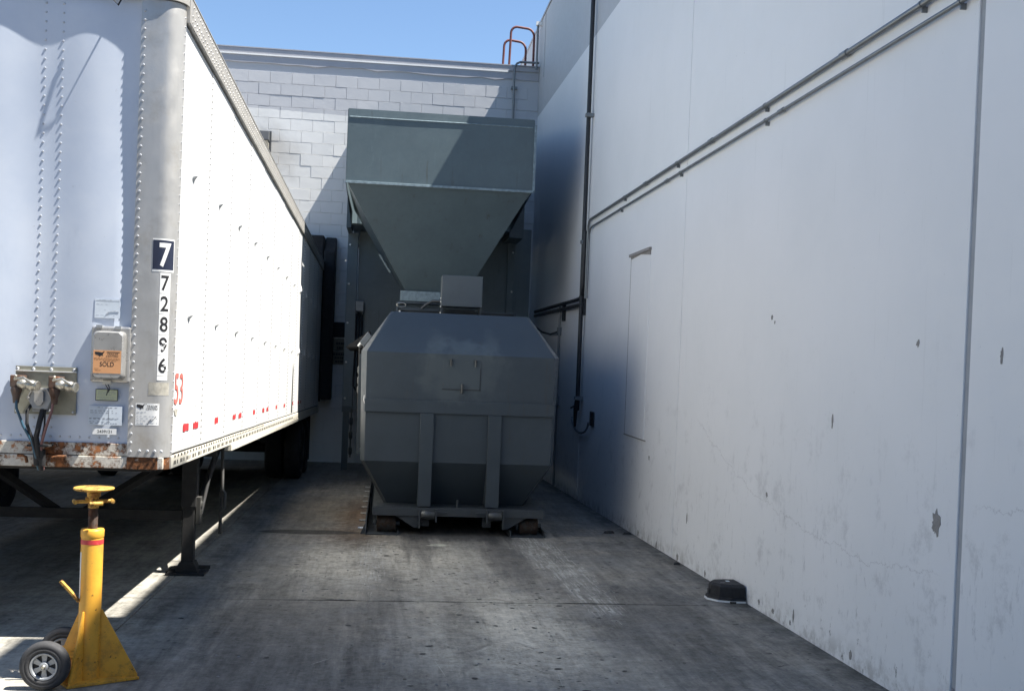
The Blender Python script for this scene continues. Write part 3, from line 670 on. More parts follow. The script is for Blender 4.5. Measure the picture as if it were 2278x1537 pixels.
    for x in (-.035, 1.625):
        m = B(); m.lathe((x, y0+.14, -1.975), (1, 0, 0), [(0, .095), (.01, .108), (.21, .108), (.22, .095)], 24); m.build('ground_roller', M_ROLLER, t)
        m = B(); m.tube([(x-.045, y0+.14, -1.975), (x+.265, y0+.14, -1.975)], .03, 10); m.box(x-.03, x-.012, y0+.08, y0+.2, -2.02, -1.865); m.build('axle', M_BELLY, t)
    # charge box and power unit
    B().box(.12, 1.90, 16.78, 20.2, -1.7, .60).build('charge_box', M_BELLY, t, .01)
    m = B(); m.box(.13, 1.92, 16.70, 16.76, .52, .765); m.build('rear_frame', M_BELLY, t)
    m = B(); m.box(.12, .80, 16.62, 16.70, .842, .868); m.box(.12, .155, 16.62, 16.70, .56, .84); m.box(.17, 1.30, 16.64, 16.695, .74, .785); m.box(1.30, 1.92, 16.64, 16.695, .745, .76); m.box(1.90, 1.92, 16.64, 16.695, .55, .744); m.build('frame_rail', M_GREY, t)
    m = B(); m.box(.165, .19, 16.6, 16.63, .60, .73); m.build('frame_stop', M_FLASH, t)
    pts = [(.20+.055*math.cos(a)*1.25, 16.62, .815+.03*math.sin(a)) for a in [2*math.pi*k/14 for k in range(15)]]
    B().tube(pts, .008, 6).build('lifting_ring', M_SILVER, t)
    p = B().box(.775, 1.372, 16.25, 16.62, .80, 1.252).build('power_unit', M_GALVBAR if False else M_BOX2, t, .008)
    m = B(); m.box(.78, .80, 16.3, 16.55, .56, .798); m.box(1.345, 1.365, 16.3, 16.55, .56, .798); m.box(1.365, 1.43, 16.3, 16.34, .735, .75); m.build('unit_leg', M_BELLY, p, kind='stuff')
    m = B()
    for z in (.91, .86, .79, .70): m.dome((.765, 16.25, z), (-.4, -1, 0), .012, .012)
    m.build('fitting', M_WHITESTEEL, p, kind='stuff')
    B().tube([(.77, 16.45, .88), (.66, 16.5, .885), (.56, 16.55, .83), (.50, 16.58, .77)], .02, 8).build('hose', M_BELLY, t)
    # feed panel bolted to the slanted flank
    m = B(); m.prism([(-.295, .11), (-.19, .25), (-.245, .31), (-.35, .17)], 'y', 14.65, 14.85); b = m.build('side_box', M_PIPE, t, .006)
    m = B(); m.lathe((-.33, 14.72, .16), (-.6, 0, -.8), [(0, .02), (.05, .02), (.06, .012)], 8); m.build('cable_gland', M_WHITESTEEL, b)
    B().tube([(-.34, 14.75, .10), (-.34, 14.9, -.2), (-.345, 15.1, -.55), (-.34, 15.3, -.9)], .018, 8).build('side_cable', M_BLACK, t)
    m = B()
    for z in (-.25, -.38, -.5): m.lathe((-.32, 14.2, z), (0, 0, 1), [(0, .02), (.02, .03), (.08, .03), (.1, .02)], 8)
    m.tube([(-.32, 14.2, -.62), (-.32, 14.2, -.1)], .013, 8); m.build('valve', M_WORNSTEEL, t)
    B().tube([(cx-1.10, y0-.01, -.50), (cx-1.105, y0-.012, -.56), (cx-1.075, y0-.015, -.63)], .006, 6).build('hanging_wire', M_WHITESTEEL, t)
    MB(y0).prism([(-.62, .18), (-.26, .20), (-.26, .45)], 'y', 17.3, 19.5).build('side_fin', M_DARK, t)
M_BOX2 = simple('grey_power_unit_paint', (.105, .122, .130), .45, 0, .08, 3)
container()

# floor tracks the container rolls on
def track(x0, x1, label, left):
    y0 = 12.72
    t = thing('floor_track', label, 'track', ((x0+x1)/2, y0, ground(y0)), 'tracks under the compactor')
    g = ground(12.83); B = lambda: MB(12.83)
    B().box(x0, x1, y0, 20, g+.003, g+.014).build('base_strip', M_BELLY, t)
    if left:
        B().prism([(y0+.0, g+.014), (y0+.0, g+.06), (y0+.35, g+.17), (20, g+.17), (20, g+.014)], 'x', x0, x0+.012).build('guide_angle', M_BELLY, t)
        B().prism([(y0, g+.014), (y0, g+.05), (20, g+.05), (20, g+.014)], 'x', x1-.012, x1).build('guide_lip', M_BELLY, t)
        B().prism([(x0-.055, g+.005), (x0-.001, g+.005), (x0-.001, g+.13)], 'y', y0+.02, y0+.03).build('end_gusset', M_BELLY, t)
        for k in range(8):
            m = B(); m.tube([(x0-.085, y0+.25+k*.72, g+.045), (x0-.003, y0+.25+k*.72, g+.045)], .013, 8); m.build('anchor_peg', M_WHITESTEEL if k == 0 else M_SILVER, t)
    else:
        for x in (x0, x1-.012): B().box(x, x+.012, y0, 20, g+.014, g+.075).build('guide_lip', M_BELLY, t)
track(-.165, .215, 'left floor track with anchor pegs and rust beside it', True)
track(1.50, 1.915, 'right floor track nearest the white wall', False)

# ---------------------------------------------------------------- semi trailer
def trailer():
    t = thing('semi_trailer', 'long white box semi-trailer with rusty nose beam backed to the dock', 'trailer', (-2.675, YT, ground(YT)))
    def B(): return MB(YT)
    XL = XT-2.60; PB, PT = -.713, 2.078; LEN = 16.15; YE = YT+LEN; CX = (XT+XL)/2
    def Pt(m, name, mat, parent=t, bevel=0, kind=None): return m.build(name, mat, parent, bevel, kind)
    # corner posts: rounded aluminium, right one in full view
    R = .115
    def post_profile(off=0.0):
        p = [(-1.628, 7.352), (-1.55, 7.350), (XT-R, 7.350)]
        out = [Vector((a, b-off, 0)) for a, b in p]
        for k in range(1, 11):
            a = math.pi/2*k/10; out.append(Vector((XT+.006-R+(R+off)*math.sin(a), 7.350+R-(R+off)*math.cos(a), 0)))
        return out
    def post_point(x_flat, z, off):
        # arc length along the outside of the post, measured from its left edge
        pr = post_profile(off); s = x_flat; k = 0
        for a, b in zip(pr[:-1], pr[1:]):
            l = (b-a).length
            if s <= l or b is pr[-1]: q = a + (b-a)*(s/l); return (q.x, q.y, z)
            s -= l
    for mirror in (False, True):
        m = B(); pr = post_profile(); fx = (lambda x: 2*CX-x) if mirror else (lambda x: x)
        zs = [-.735, .0, .8, 1.6, 2.19]
        m.loft([[(fx(p.x), p.y, z) for p in pr] for z in zs], caps=False, smooth=True, closed=False)
        xx = [fx(-1.628), fx(-1.61)]; m.box(min(xx), max(xx), 7.352, 7.385, -.735, 2.19)
        o = Pt(m, 'corner_post', M_ALU)
        if not mirror: post = o
    m = B()
    z = -.70
    while z < 2.16:
        m.dome((-1.606, 7.351, z), (0, -1, 0), .009, .007)
        q = post_point(.305, z, 0.); m.dome(q, (.9, -.4, 0), .006, .005, 5); z += .0575
    for x in (-1.55, -1.50, -1.455, -1.415): m.dome((x, 7.352, -.695), (0, -1, 0), .011, .012)
    Pt(m, 'post_bolts', M_STEEL, post, kind='stuff')
    # front wall: thin skin that ripples between its stiffeners
    m = B(); nx, nz = 64, 60; x0, x1, z0, z1 = 2*CX+1.625, -1.625, -.655, 2.20
    def skin_y(x, z):
        u = (x1-x); d = .0
        bay = (u % .62)/.62
        d += .014*math.sin(math.pi*bay)**2 + .010*math.sin(7.3*u+.6)*math.sin(1.1*z+1) + .006*math.sin(3.1*z+2.2*u)
        e = min(1, u/.10, (x-x0)/.10); e2 = min(1, (z1-z)/.06, (z-z0)/.12)
        return 7.382 - .95*d*max(0, e)*max(0, e2)
    rows = [[(lerp(x0, x1, i/nx), skin_y(lerp(x0, x1, i/nx), lerp(z0, z1, j/nz)), lerp(z0, z1, j/nz)) for i in range(nx+1)] for j in range(nz+1)]
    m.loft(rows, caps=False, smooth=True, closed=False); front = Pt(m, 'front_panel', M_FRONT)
    m = B()
    for x in (-2.219, -2.110, -2.839, -2.73, -3.459, -3.35):
        z = -.62
        while z < 2.14:
            if not (x > -2.3 and -.47 < z < -.20): m.dome((x, skin_y(x, z)+.002, z), (0, -1, 0), .0092, .0062)
            z += .0585
    x = -1.63
    while x > -3.7: m.dome((x, skin_y(x, -.62)+.002, -.618), (0, -1, 0), .0095, .0075); x -= .0605
    Pt(m, 'panel_bolts', M_STEEL, front, kind='stuff')
    # top cap along the nose and down the corner
    m = B(); pr = post_profile(.018); pl = [(p.x, p.y) for p in pr]; pl = [(2*CX-x, y) for x, y in pl][::-1] + pl
    ring = lambda z, k: [(x, y, z) for x, y in pl]
    m.loft([ring(2.195, 0), ring(2.34, 0)], caps=False, smooth=False, closed=False)
    m.loft([[(x, y, 2.195) for x, y in pl], [(lerp(CX, x, .93), max(y, 7.40), 2.195) for x, y in pl]], caps=False, closed=False)
    Pt(m, 'top_cap', M_RAIL)
    B().box(-3.7, -1.60, 7.330, 7.36, 2.30, 2.345).build('top_lip', M_RAIL, t, .004)
    m = B(); m.tube([(-1.82, 7.30, 2.31), (-1.80, 7.28, 2.16), (-1.76, 7.29, 2.12), (-1.73, 7.33, 2.22)], .006, 6); Pt(m, 'lamp_wire', M_INK)
    # side skin: one sheet per 1.22 m, each lapped over the next
    n = 13; st = 1.2192; ys = [7.35+R+.002] + [YT+st*k for k in range(1, n)] + [YE]
    for k in range(n):
        lap = .003*(k % 2)
        for mir in (0, 1):
            xo = XT+.002+lap if not mir else XL-.002-lap
            o = Pt(B().box(min(xo, xo-.012 if not mir else xo+.012), max(xo, xo-.012 if not mir else xo+.012), ys[k]+.002, ys[k+1]-.001, PB, PT), 'side_panel', M_SIDE)
    m = B()
    for k in range(1, n):
        z = PB+.04
        while z < PT-.02:
            m.dome((XT+.005, YT+st*k+(.012 if k % 2 else -.012), z), (1, 0, 0), .0105, .006, 5); z += .047
    for zz, dy in ((PB+.012, .06), (PB+.075, .10), (-.42, .13)):
        y = 7.55
        while y < 14: m.dome((XT+.0035, y, zz), (1, 0, 0), .0045, .003, 5); y += dy
    Pt(m, 'side_rivets', M_RIVET, kind='stuff')
    # pressed dimples in two rows, one pair to a sheet
    base = None
    for z in (1.22, .255):
        for k in range(n):
            yc = YT+st*(k+.46)
            if base is None:
                m = MB(); ny, nz = 12, 14; rr = []
                for j in range(nz+1):
                    row = []
                    for i in range(ny+1):
                        u, v = i/ny*2-1, j/nz*2-1
                        q = math.cos(u*math.pi/2)**2
                        h = math.sin(math.pi/2*min(1, (1-v)/1.45)) if v > -.45 else math.sin(math.pi/2*max(0., (v+.85)/.40))
                        row.append((.030*q*max(0., h) if v > -.85 else 0., u*.085, v*.075))
                    rr.append(row)
                m.loft(rr, caps=False, smooth=True, closed=False); o = m.build('dimple', M_SIDE, None); base = o.data; bpy.data.objects.remove(o)
            o = bpy.data.objects.new('dimple', base); COL.objects.link(o); o.parent = t
            o.location = (XT+.003-t.location.x, yc-t.location.y, z - SLOPE*(yc-YT) - t.location.z)
    # rails
    m = B(); m.box(XT-.02, XT+.030, 7.47, YE, PT+.014, PT+.20); m.box(XT-.02, XT+.034, 7.47, YE, PT+.185, PT+.20); tr = Pt(m, 'top_rail', M_RAIL, bevel=.004)
    B().box(XL-.03, XL+.02, 7.47, YE, PT+.014, PT+.20).build('top_rail', M_RAIL, t)
    m = B(); y = 7.55; i = 0
    while y < YE:
        for zz in (PT+.045, PT+.085, PT+.15): m.dome((XT+.030, y + (.03 if zz > PT+.1 else 0), zz), (1, 0, 0), .008, .005, 5)
        y += .085
    Pt(m, 'rail_rivets', M_RIVET, tr, kind='stuff')
    Pt(B().box(XT-.03, XT-.008, 7.45, YE, PB-.02, PB-.001), 'shadow_gap', M_DARK)
    Pt(B().box(XT-.06, XT+.010, 7.44, 10.28, -.812, PB-.018), 'bottom_rail', M_CREAM, bevel=.003)
    rl = Pt(B().box(XT-.06, XT+.010, 10.283, YE, -.812, PB-.018), 'bottom_rail', M_CREAM, bevel=.003)
    Pt(B().box(XT-.05, XT+.016, 10.285, YE, -.868, -.814), 'lower_rail', M_CREAM, bevel=.003)
    Pt(B().box(XL-.01, XL+.06, 7.44, YE, -.86, PB-.018), 'bottom_rail', M_CREAM)
    m = B(); y = 7.52; i = 0
    while y < 17:
        m.box(XT+.0085, XT+.0125, y, y+.022, -.790, -.765)
        if i % 2 == 0: m.box(XT+.0085, XT+.0125, y+.045, y+.067, -.790, -.765)
        if y < 13: m.box(XT+.0085, XT+.013, y+.02, y+.05, -.745, -.728)
        y += .12; i += 1
    Pt(m, 'rail_holes', M_DARK, rl, kind='stuff')
    Pt(B().box(XL+.01, XT-.012, 7.42, YE-.02, 2.22, 2.26), 'roof', M_RAIL)
    Pt(B().box(XL+.02, XT-.062, 7.42, YE-.02, -.80, -.72), 'floor', M_DARK)
    Pt(B().box(XL+.02, XT-.02, YE-.03, YE-.005, -.70, 2.2), 'rear_door', M_SIDE)
    # nose beam under the front wall
    m = B(); m.box(XL+.10, XT-.10, 7.366, 7.46, -.733, -.653); m.box(XL+.08, XT-.03, 7.358, 7.52, -.812, -.737); nb = Pt(m, 'nose_beam', M_RUSTY, bevel=.004)
    m = B(); m.prism([(-1.63, 7.355), (-1.44, 7.355), (-1.377, 7.42), (-1.377, 7.50), (-1.63, 7.50)], 'z', -.815, -.7365); Pt(m, 'nose_corner', M_RUSTCORNER, bevel=.003)
    Pt(B().box(XL+.1, XT-.1, 7.40, 9.4, -.832, -.816), 'coupler_plate', M_DARK)
    m = B(); m.tube([(-2.29, 7.33, -.742), (-2.255, 7.31, -.742), (-2.236, 7.31, -.75), (-2.232, 7.32, -.785)], .010, 8); Pt(m, 'hook', M_RUSTCORNER)
    m = B(); m.tube([(-2.085, 7.33, -.775), (-2.075, 7.31, -.752), (-2.04, 7.30, -.742), (-1.99, 7.31, -.74)], .011, 8); Pt(m, 'hook', M_RUSTCORNER)
    # air and electrical connections
    gp = Pt(B().box(-2.329, -1.953, 7.352, 7.362, -.478, -.175), 'connection_plate', M_GALV, bevel=.003)
    m = B(); m.box(-2.329, -1.953, 7.340, 7.351, -.208, -.203); Pt(m, 'plate_ledge', M_FLASH, gp)  # white colour stands in for the highlight along the ledge
    m = B()
    for x in (-2.315, -2.219, -2.11, -1.97): m.dome((x, 7.352, -.192), (0, -1, 0), .011, .012)
    for x in (-2.315, -1.97): m.dome((x, 7.352, -.462), (0, -1, 0), .009, .010)
    Pt(m, 'plate_bolts', M_STEEL, gp, kind='stuff')
    for gx, gz in ((-2.285, -.255), (-2.055, -.255)):
        m = B(); m.box(gx-.035, gx+.030, 7.22, 7.35, gz-.055, gz+.02); m.lathe((gx, 7.24, gz-.055), (.0, 0, -1), [(0, .03), (.02, .034), (.06, .022), (.10, .018)], 12); hb = Pt(m, 'air_coupling', M_GLAD, bevel=.006)
        m = B(); d = Vector((1, -.35, -.12)); m.lathe((gx+.01, 7.24, gz-.03), d, [(0, .018), (.012, .030), (.05, .031), (.055, .024), (.07, .024), (.078, .034), (.11, .034), (.115, .026), (.128, .026), (.132, .033), (.142, .030)], 14)
        m.tube([(gx+.0, 7.20, gz-.005), (gx+.06, 7.17, gz+.005), (gx+.12, 7.17, gz-.03)], .009, 6); m.tube([(gx+.0, 7.2, gz-.01), (gx+.015, 7.18, gz+.02)], .006, 6)
        Pt(m, 'coupling_mouth', M_SILVER, hb)
    sx, sz = -2.150, -.375
    hexp = [(sx-.078, sz+.0), (sx-.045, sz+.062), (sx+.042, sz+.062), (sx+.076, sz), (sx+.045, sz-.070), (sx-.045, sz-.070)]
    m = B(); m.prism(hexp, 'y', 7.27, 7.35); m.box(sx-.055, sx+.055, 7.30, 7.35, sz-.088, sz-.068); sk = Pt(m, 'power_socket', M_RIM, bevel=.006)
    m = B(); m.prism([(sx-.030, sz+.042), (sx+.025, sz+.042), (sx+.028, sz-.02), (sx+.012, sz-.045), (sx-.012, sz-.045), (sx-.030, sz-.02)], 'y', 7.245, 7.268); m.tube([(sx-.072, 7.262, sz+.004), (sx-.043, 7.262, sz+.058), (sx+.04, 7.262, sz+.058), (sx+.07, 7.262, sz+.004)], .006, 6); m.dome((sx-.07, 7.27, sz), (0, -1, 0), .012, .012); Pt(m, 'socket_lid', M_BOX, sk, .004)
    def hose(pts, r, mat): Pt(B().tube(pts, r, 8), 'hose', mat)
    hose([(-2.285, 7.24, -.34), (-2.275, 7.22, -.44), (-2.235, 7.23, -.55), (-2.185, 7.25, -.65), (-2.165, 7.27, -.74), (-2.16, 7.32, -.83)], .0085, M_BLUE)
    hose([(-2.205, 7.28, -.42), (-2.22, 7.25, -.46), (-2.215, 7.24, -.54), (-2.18, 7.25, -.64), (-2.155, 7.27, -.74), (-2.15, 7.32, -.83)], .010, M_BLACK)
    hose([(-2.135, 7.28, -.45), (-2.145, 7.25, -.54), (-2.16, 7.25, -.62), (-2.15, 7.27, -.72), (-2.14, 7.32, -.83)], .0165, M_BLACK)
    hose([(-2.055, 7.24, -.36), (-2.065, 7.22, -.46), (-2.10, 7.24, -.56), (-2.13, 7.26, -.66), (-2.135, 7.28, -.74), (-2.13, 7.32, -.83)], .0085, M_RED)
    hose([(-2.12, 7.28, -.45), (-2.115, 7.26, -.55), (-2.13, 7.26, -.65), (-2.14, 7.28, -.74), (-2.14, 7.32, -.83)], .006, M_BLACK)
    m = B(); m.box(-2.215, -2.085, 7.25, 7.36, -.680, -.668); Pt(m, 'hose_clamp', M_DARK)
    m = B(); m.tube([(-2.165, 7.285, -.70), (-2.16, 7.30, -.80)], .024, 8); m.tube([(-2.135, 7.285, -.70), (-2.135, 7.30, -.80)], .024, 8); Pt(m, 'hose_sleeve', M_BLACK)
    # document box
    db = Pt(B().box(-1.869, -1.626, 7.335, 7.372, -.262, .095), 'document_box', M_BOX, bevel=.012)
    m = B(); x0, x1, z0, z1 = -1.846, -1.650, -.243, .065
    def rr(x0, x1, z0, z1, r, y, n=5):
        o = []
        for cxx, czz, a0 in ((x1-r, z1-r, 0), (x0+r, z1-r, 90), (x0+r, z0+r, 180), (x1-r, z0+r, 270)):
            for k in range(n+1): a = math.radians(a0+90*k/n); o.append((cxx+r*math.cos(a), y, czz+r*math.sin(a)))
        return o
    m.loft([rr(x0, x1, z0, z1, .03, 7.335), rr(x0+.004, x1-.004, z0+.004, z1-.004, .03, 7.275), rr(x0+.012, x1-.012, z0+.012, z1-.012, .028, 7.262)], caps=True, smooth=False); Pt(m, 'box_lid', M_BOX, db)
    m = B(); m.box(-1.838, -1.80, 7.325, 7.338, .084, .102); m.box(-1.722, -1.685, 7.325, 7.338, .080, .098); Pt(m, 'hinge', M_RIM, db)
    m = B(); m.box(-1.785, -1.735, 7.315, 7.335, -.275, -.25); Pt(m, 'latch', M_CREAM, db)
    m = B(); m.tube([(-1.765, 7.31, -.275), (-1.745, 7.30, -.305), (-1.755, 7.30, -.345)], .003, 5); m.tube([(-1.75, 7.31, -.275), (-1.735, 7.30, -.30), (-1.745, 7.30, -.325)], .003, 5); Pt(m, 'tie_wire', M_INK, db)
    # stickers; p() places a point of the sheet on the nose wall
    def flat(y): return lambda u, v: (u, y, v)
    def us_map(mb, pl, u0, u1, v0, v1):
        out = [(.0, .95), (.05, 1), (.45, .98), (.52, .92), (.60, .95), (.68, .85), (.80, .9), (.88, 1.05), (.95, 1.15), (1.0, 1.05), (.93, .85), (.86, .62), (.82, .45), (.86, .12), (.80, .2), (.74, .32), (.60, .25), (.52, .0), (.44, .22), (.30, .35), (.12, .42), (.03, .65)]
        lay(mb, [(lerp(u0, u1, a), lerp(v0, v1, b)) for a, b in out], [tuple(range(len(out)))], pl, 12)
    def lines(mb, pl, rows, h=.0022, gap=.006):
        for a, b, v in rows:
            x = a
            while x < b-.004:
                w = random.uniform(.008, .022); e = min(x+w, b); mb.quad(pl(x, v-h), pl(e, v-h), pl(e, v+h), pl(x, v+h)); x = e+random.uniform(.002, gap)
    pl = flat(7.2600); s_ = Pt(B().box(-1.834, -1.664, 7.2605, 7.2618, -.205, -.060), 'sold_sticker', M_ORANGE, db)
    k = B(); us_map(k, pl, -1.825, -1.765, -.102, -.070); k.quad(pl(-1.752, -.073), pl(-1.672, -.073), pl(-1.672, -.069), pl(-1.752, -.069))
    lettering(k, 'TRAILER', pl, -1.752, -1.683, -.088, -.077, .012, .06); lettering(k, 'CENTERS', pl, -1.758, -1.683, -.102, -.091, .012, .06)
    lettering(k, 'SOLD', pl, -1.792, -1.706, -.162, -.133, .006); Pt(k, 'print', M_INK, s_ if False else db)
    k = B(); lines(k, pl, [(-1.828, -1.672, -.111), (-1.828, -1.672, -.119), (-1.77, -1.69, -.127), (-1.825, -1.80, -.177), (-1.82, -1.785, -.187)], .0012); Pt(k, 'fine_print', M_RUSTCORNER, db)
    yw = 7.356
    def sheet(x0, x1, z0, z1, mat, name, y=yw): return Pt(B().box(x0, x1, y, y+.0015, z0, z1), name, mat)
    pl = flat(yw-.0006)
    p = sheet(-1.858, -1.702, .148, .268, M_FADED, 'data_sheet'); k = B(); k.quad(pl(-1.855, .256), pl(-1.705, .256), pl(-1.705, .259), pl(-1.855, .259)); lines(k, pl, [(-1.835, -1.73, .264), (-1.85, -1.78, .235), (-1.80, -1.79, .20), (-1.76, -1.755, .19), (-1.85, -1.71, .165)], .001, .03)
    k.tube([(-1.79, yw-.002, .17), (-1.77, yw-.002, .19), (-1.73, yw-.002, .197), (-1.705, yw-.002, .194)], .0012, 4); Pt(k, 'print', M_PRINT, p)
    p = sheet(-1.836, -1.697, -.380, -.306, M_INK, 'green_label'); Pt(B().box(-1.832, -1.701, yw-.001, yw, -.376, -.310), 'label_face', M_GREENISH, p)
    k = B(); pl2 = flat(yw-.0016); lines(k, pl2, [(-1.82, -1.72, -.322), (-1.82, -1.71, -.332), (-1.82, -1.73, -.342), (-1.825, -1.71, -.358), (-1.81, -1.715, -.369)], .0014); Pt(k, 'print', M_PRINT, p)
    p = sheet(-1.875, -1.668, -.536, -.415, M_FADED, 'weathered_sheet'); k = B(); lines(k, pl, [(-1.82, -1.70, -.424), (-1.865, -1.72, -.445), (-1.865, -1.70, -.458), (-1.87, -1.69, -.493), (-1.87, -1.70, -.498), (-1.87, -1.74, -.515), (-1.865, -1.69, -.525)], .0022, .02); k.quad(pl(-1.752, -.53), pl(-1.748, -.53), pl(-1.748, -.42), pl(-1.752, -.42)); Pt(k, 'print', M_PRINT, p)
    p = sheet(-1.848, -1.699, -.596, -.558, M_PAPER, 'number_tag'); k = B(); lettering(k, '2439121', pl, -1.818, -1.728, -.586, -.568, .01); Pt(k, 'print', M_INK, p)
    # decals bent round the corner post: (distance along the post, height)
    def wrap(s0, s1, z0, z1, off, mat, name, parent=post):
        m = B(); n = 10; m.loft([[post_point(lerp(s0, s1, i/n), z, off) for i in range(n+1)] for z in (z0, z1)], caps=False, smooth=True, closed=False); return Pt(m, name, mat, parent)
    def wpl(off): return lambda u, v: post_point(u, v, off)
    wrap(.118, .262, .460, .672, .0012, M_PAPER, 'number_backing'); wrap(.120, .258, .474, .662, .002, M_NAVY, 'number_plate')
    k = B(); lettering(k, '7', wpl(.0028), .160, .236, .490, .645, .025); Pt(k, 'white_digit', M_PAPER, post)
    zc = .452; s0, s1 = .170, .238
    for i, d in enumerate('72896'):
        zt_, zb_ = zc-i*.1325, zc-i*.1325-.1300
        wrap(s0, s1, zb_, zt_, .0016, M_PAPER, 'digit_plate')
        k = B(); lettering(k, d, wpl(.0024), s0+.008, s1-.008, zb_+.017, zt_-.015, .018); Pt(k, 'digit', M_INK, post)
    wrap(s0, s1, zc-5*.1325-.028, zc-5*.1325, .0016, M_PAPER, 'digit_plate')
    m = B()                                                       # peeled flakes on the last digits
    for c_s, c_z, nn in ((.222, .125+.01, 0), (.225, .0, 9), (.21, -.02, 9), (.226, -.16, 6), (.215, .37, 5)):
        for q in range(nn):
            a = c_s+random.uniform(-.014, .012); b = c_z+random.uniform(-.035, .035); e = .006
            m.add([post_point(a+random.uniform(-e, e)*1.6, b+random.uniform(-e, e)*2, .0030) for _ in range(4)], [(0, 1, 2, 3)])
    Pt(m, 'peeled_flake', M_PAPER, post, kind='stuff')
    wrap(.120, .255, -.335, -.252, .0012, M_WORN, 'torn_tape')
    wrap(.045, .192, -.530, -.388, .0012, M_PAPER, 'dealer_sticker')
    k = B(); w = wpl(.002); us_map(k, w, .050, .102, -.430, -.396); k.quad(w(.105, -.396), w(.186, -.396), w(.186, -.392), w(.105, -.392)); lettering(k, 'TRAILER', w, .112, .180, -.413, -.400, .012, .06); lettering(k, 'CENTERS', w, .108, .180, -.430, -.417, .012, .06); Pt(k, 'dealer_print', M_INK, post)
    k = B(); lines(k, w, [(.052, .11, -.445), (.052, .10, -.453), (.052, .184, -.472), (.055, .18, -.486), (.052, .15, -.50), (.055, .184, -.515), (.055, .13, -.523)], .0016, .02); Pt(k, 'dealer_fine_print', M_PRINT, post)
    k = B(); k.tube([post_point(.12, -.525, .003), post_point(.14, -.49, .003), post_point(.15, -.50, .003), post_point(.175, -.47, .003)], .0015, 4); Pt(k, 'signature', M_INK, post)
    # side lettering, tape squares, stains
    sp = lambda u, v: (XT+.0060, u, v)
    k = B(); lettering(k, '53', sp, 7.495, 7.80, -.395, -.185, .01); Pt(k, 'length_number', M_REDPRINT)
    k = B(); k.quad(sp(7.49, -.425), sp(7.63, -.425), sp(7.60, -.47), sp(7.54, -.47)); Pt(k, 'torn_tag', M_WORN)
    for y in (7.96, 8.37, 9.37, 10.47, 10.88, 12.02, 12.94, 13.38, 14.46, 15.61, 16.96, 18.09, 18.57):
        w = .11 if y < 9 else .10; m = B(); n = 6
        lo = [(XT+.0060, lerp(y-w, y+w, i/n), -.588+random.uniform(-.006, .006)) for i in range(n+1)]; hi = [(XT+.0060, lerp(y-w, y+w, i/n), -.540+random.uniform(-.008, .008)) for i in range(n+1)]
        m.loft([lo, hi], caps=False, closed=False); Pt(m, 'reflector_tape', M_TAPE)
    m = B(); m.prism([(16.72, -.70), (16.95, -.70), (16.93, -.05), (16.80, .05)], 'x', XT+.0052, XT+.0060); Pt(m, 'black_streak', M_DARK)
    # landing gear
    lx, ly = -1.665, 10.0; gz = ground(ly)+SLOPE*(ly-YT)
    for sx in (lx, 2*CX-lx):
        m = B(); m.box(sx-.065, sx+.065, ly-.065, ly+.065, -1.35, -.80); m.box(sx-.052, sx+.052, ly-.052, ly+.052, gz+.10, -1.345); lg = Pt(m, 'landing_leg', M_DARK, bevel=.006)
        m = B(); m.prism([(sx-.10, gz+.02), (sx+.10, gz+.02), (sx+.06, gz+.11), (sx-.06, gz+.11)], 'y', ly-.09, ly+.09); m.box(sx-.165, sx+.165, ly-.15, ly+.15, gz+.002, gz+.022); m.box(sx+.10, sx+.20, ly-.05, ly-.02, gz+.05, gz+.08); m.tube([(sx-.16, ly-.12, gz+.03), (sx-.12, ly-.14, gz+.075), (sx-.06, ly-.13, gz+.08)], .012, 6); Pt(m, 'sand_shoe', M_DARK, lg, .004)
        m = B(); m.box(sx+.06, sx+.10, ly-.05, ly+.05, -1.50, -1.26); m.lathe((sx+.06, ly, -1.33), (1, 0, 0), [(0, .04), (.04, .04), (.05, .025)], 12); Pt(m, 'gear_case', M_DARK2, lg, .004)
        m = B(); m.tube([(sx+.02, ly+.06, -1.5), (sx+.06, ly+1.3, -.85)], .03, 8); m.tube([(sx+.09, ly+.06, -1.42), (sx+.15, ly+.4, -.85)], .016, 8); Pt(m, 'leg_brace', M_DARK, lg)
    m = B(); m.tube([(XT-.10, ly+.55, -.86), (XT-.09, ly+.55, -1.25), (XT-.06, ly+.52, -1.28), (XT-.06, ly+.5, -1.42), (XT-.10, ly+.5, -1.45)], .016, 8); m.tube([(XT-.10, ly+.55, -1.24), (XT-.10, ly+.55, -1.66)], .016, 8); Pt(m, 'crank_handle', M_DARK2)
    m = B(); m.box(2*CX-lx+.06, lx-.06, ly-.03, ly+.03, -1.47, -1.385); Pt(m, 'cross_tube', M_DARK)
    for sx, ex in ((lx-.05, CX+.12), (2*CX-lx+.05, CX-.12)): Pt(B().tube([(sx-.0, ly+.05, -.86), (ex, ly+.05, -1.42)], .045, 4, smooth=False), 'diagonal_brace', M_DARK)
    for y in [9.0+.9*k for k in range(15)]: Pt(B().box(XL+.06, XT-.063, y, y+.05, -.90, -.80), 'cross_member', M_DARK)
    m = B(); m.tube([(CX-.2, 10.7, -.92), (CX+.9, 10.9, -.92)], .09, 12); Pt(m, 'air_tank', M_DARK)
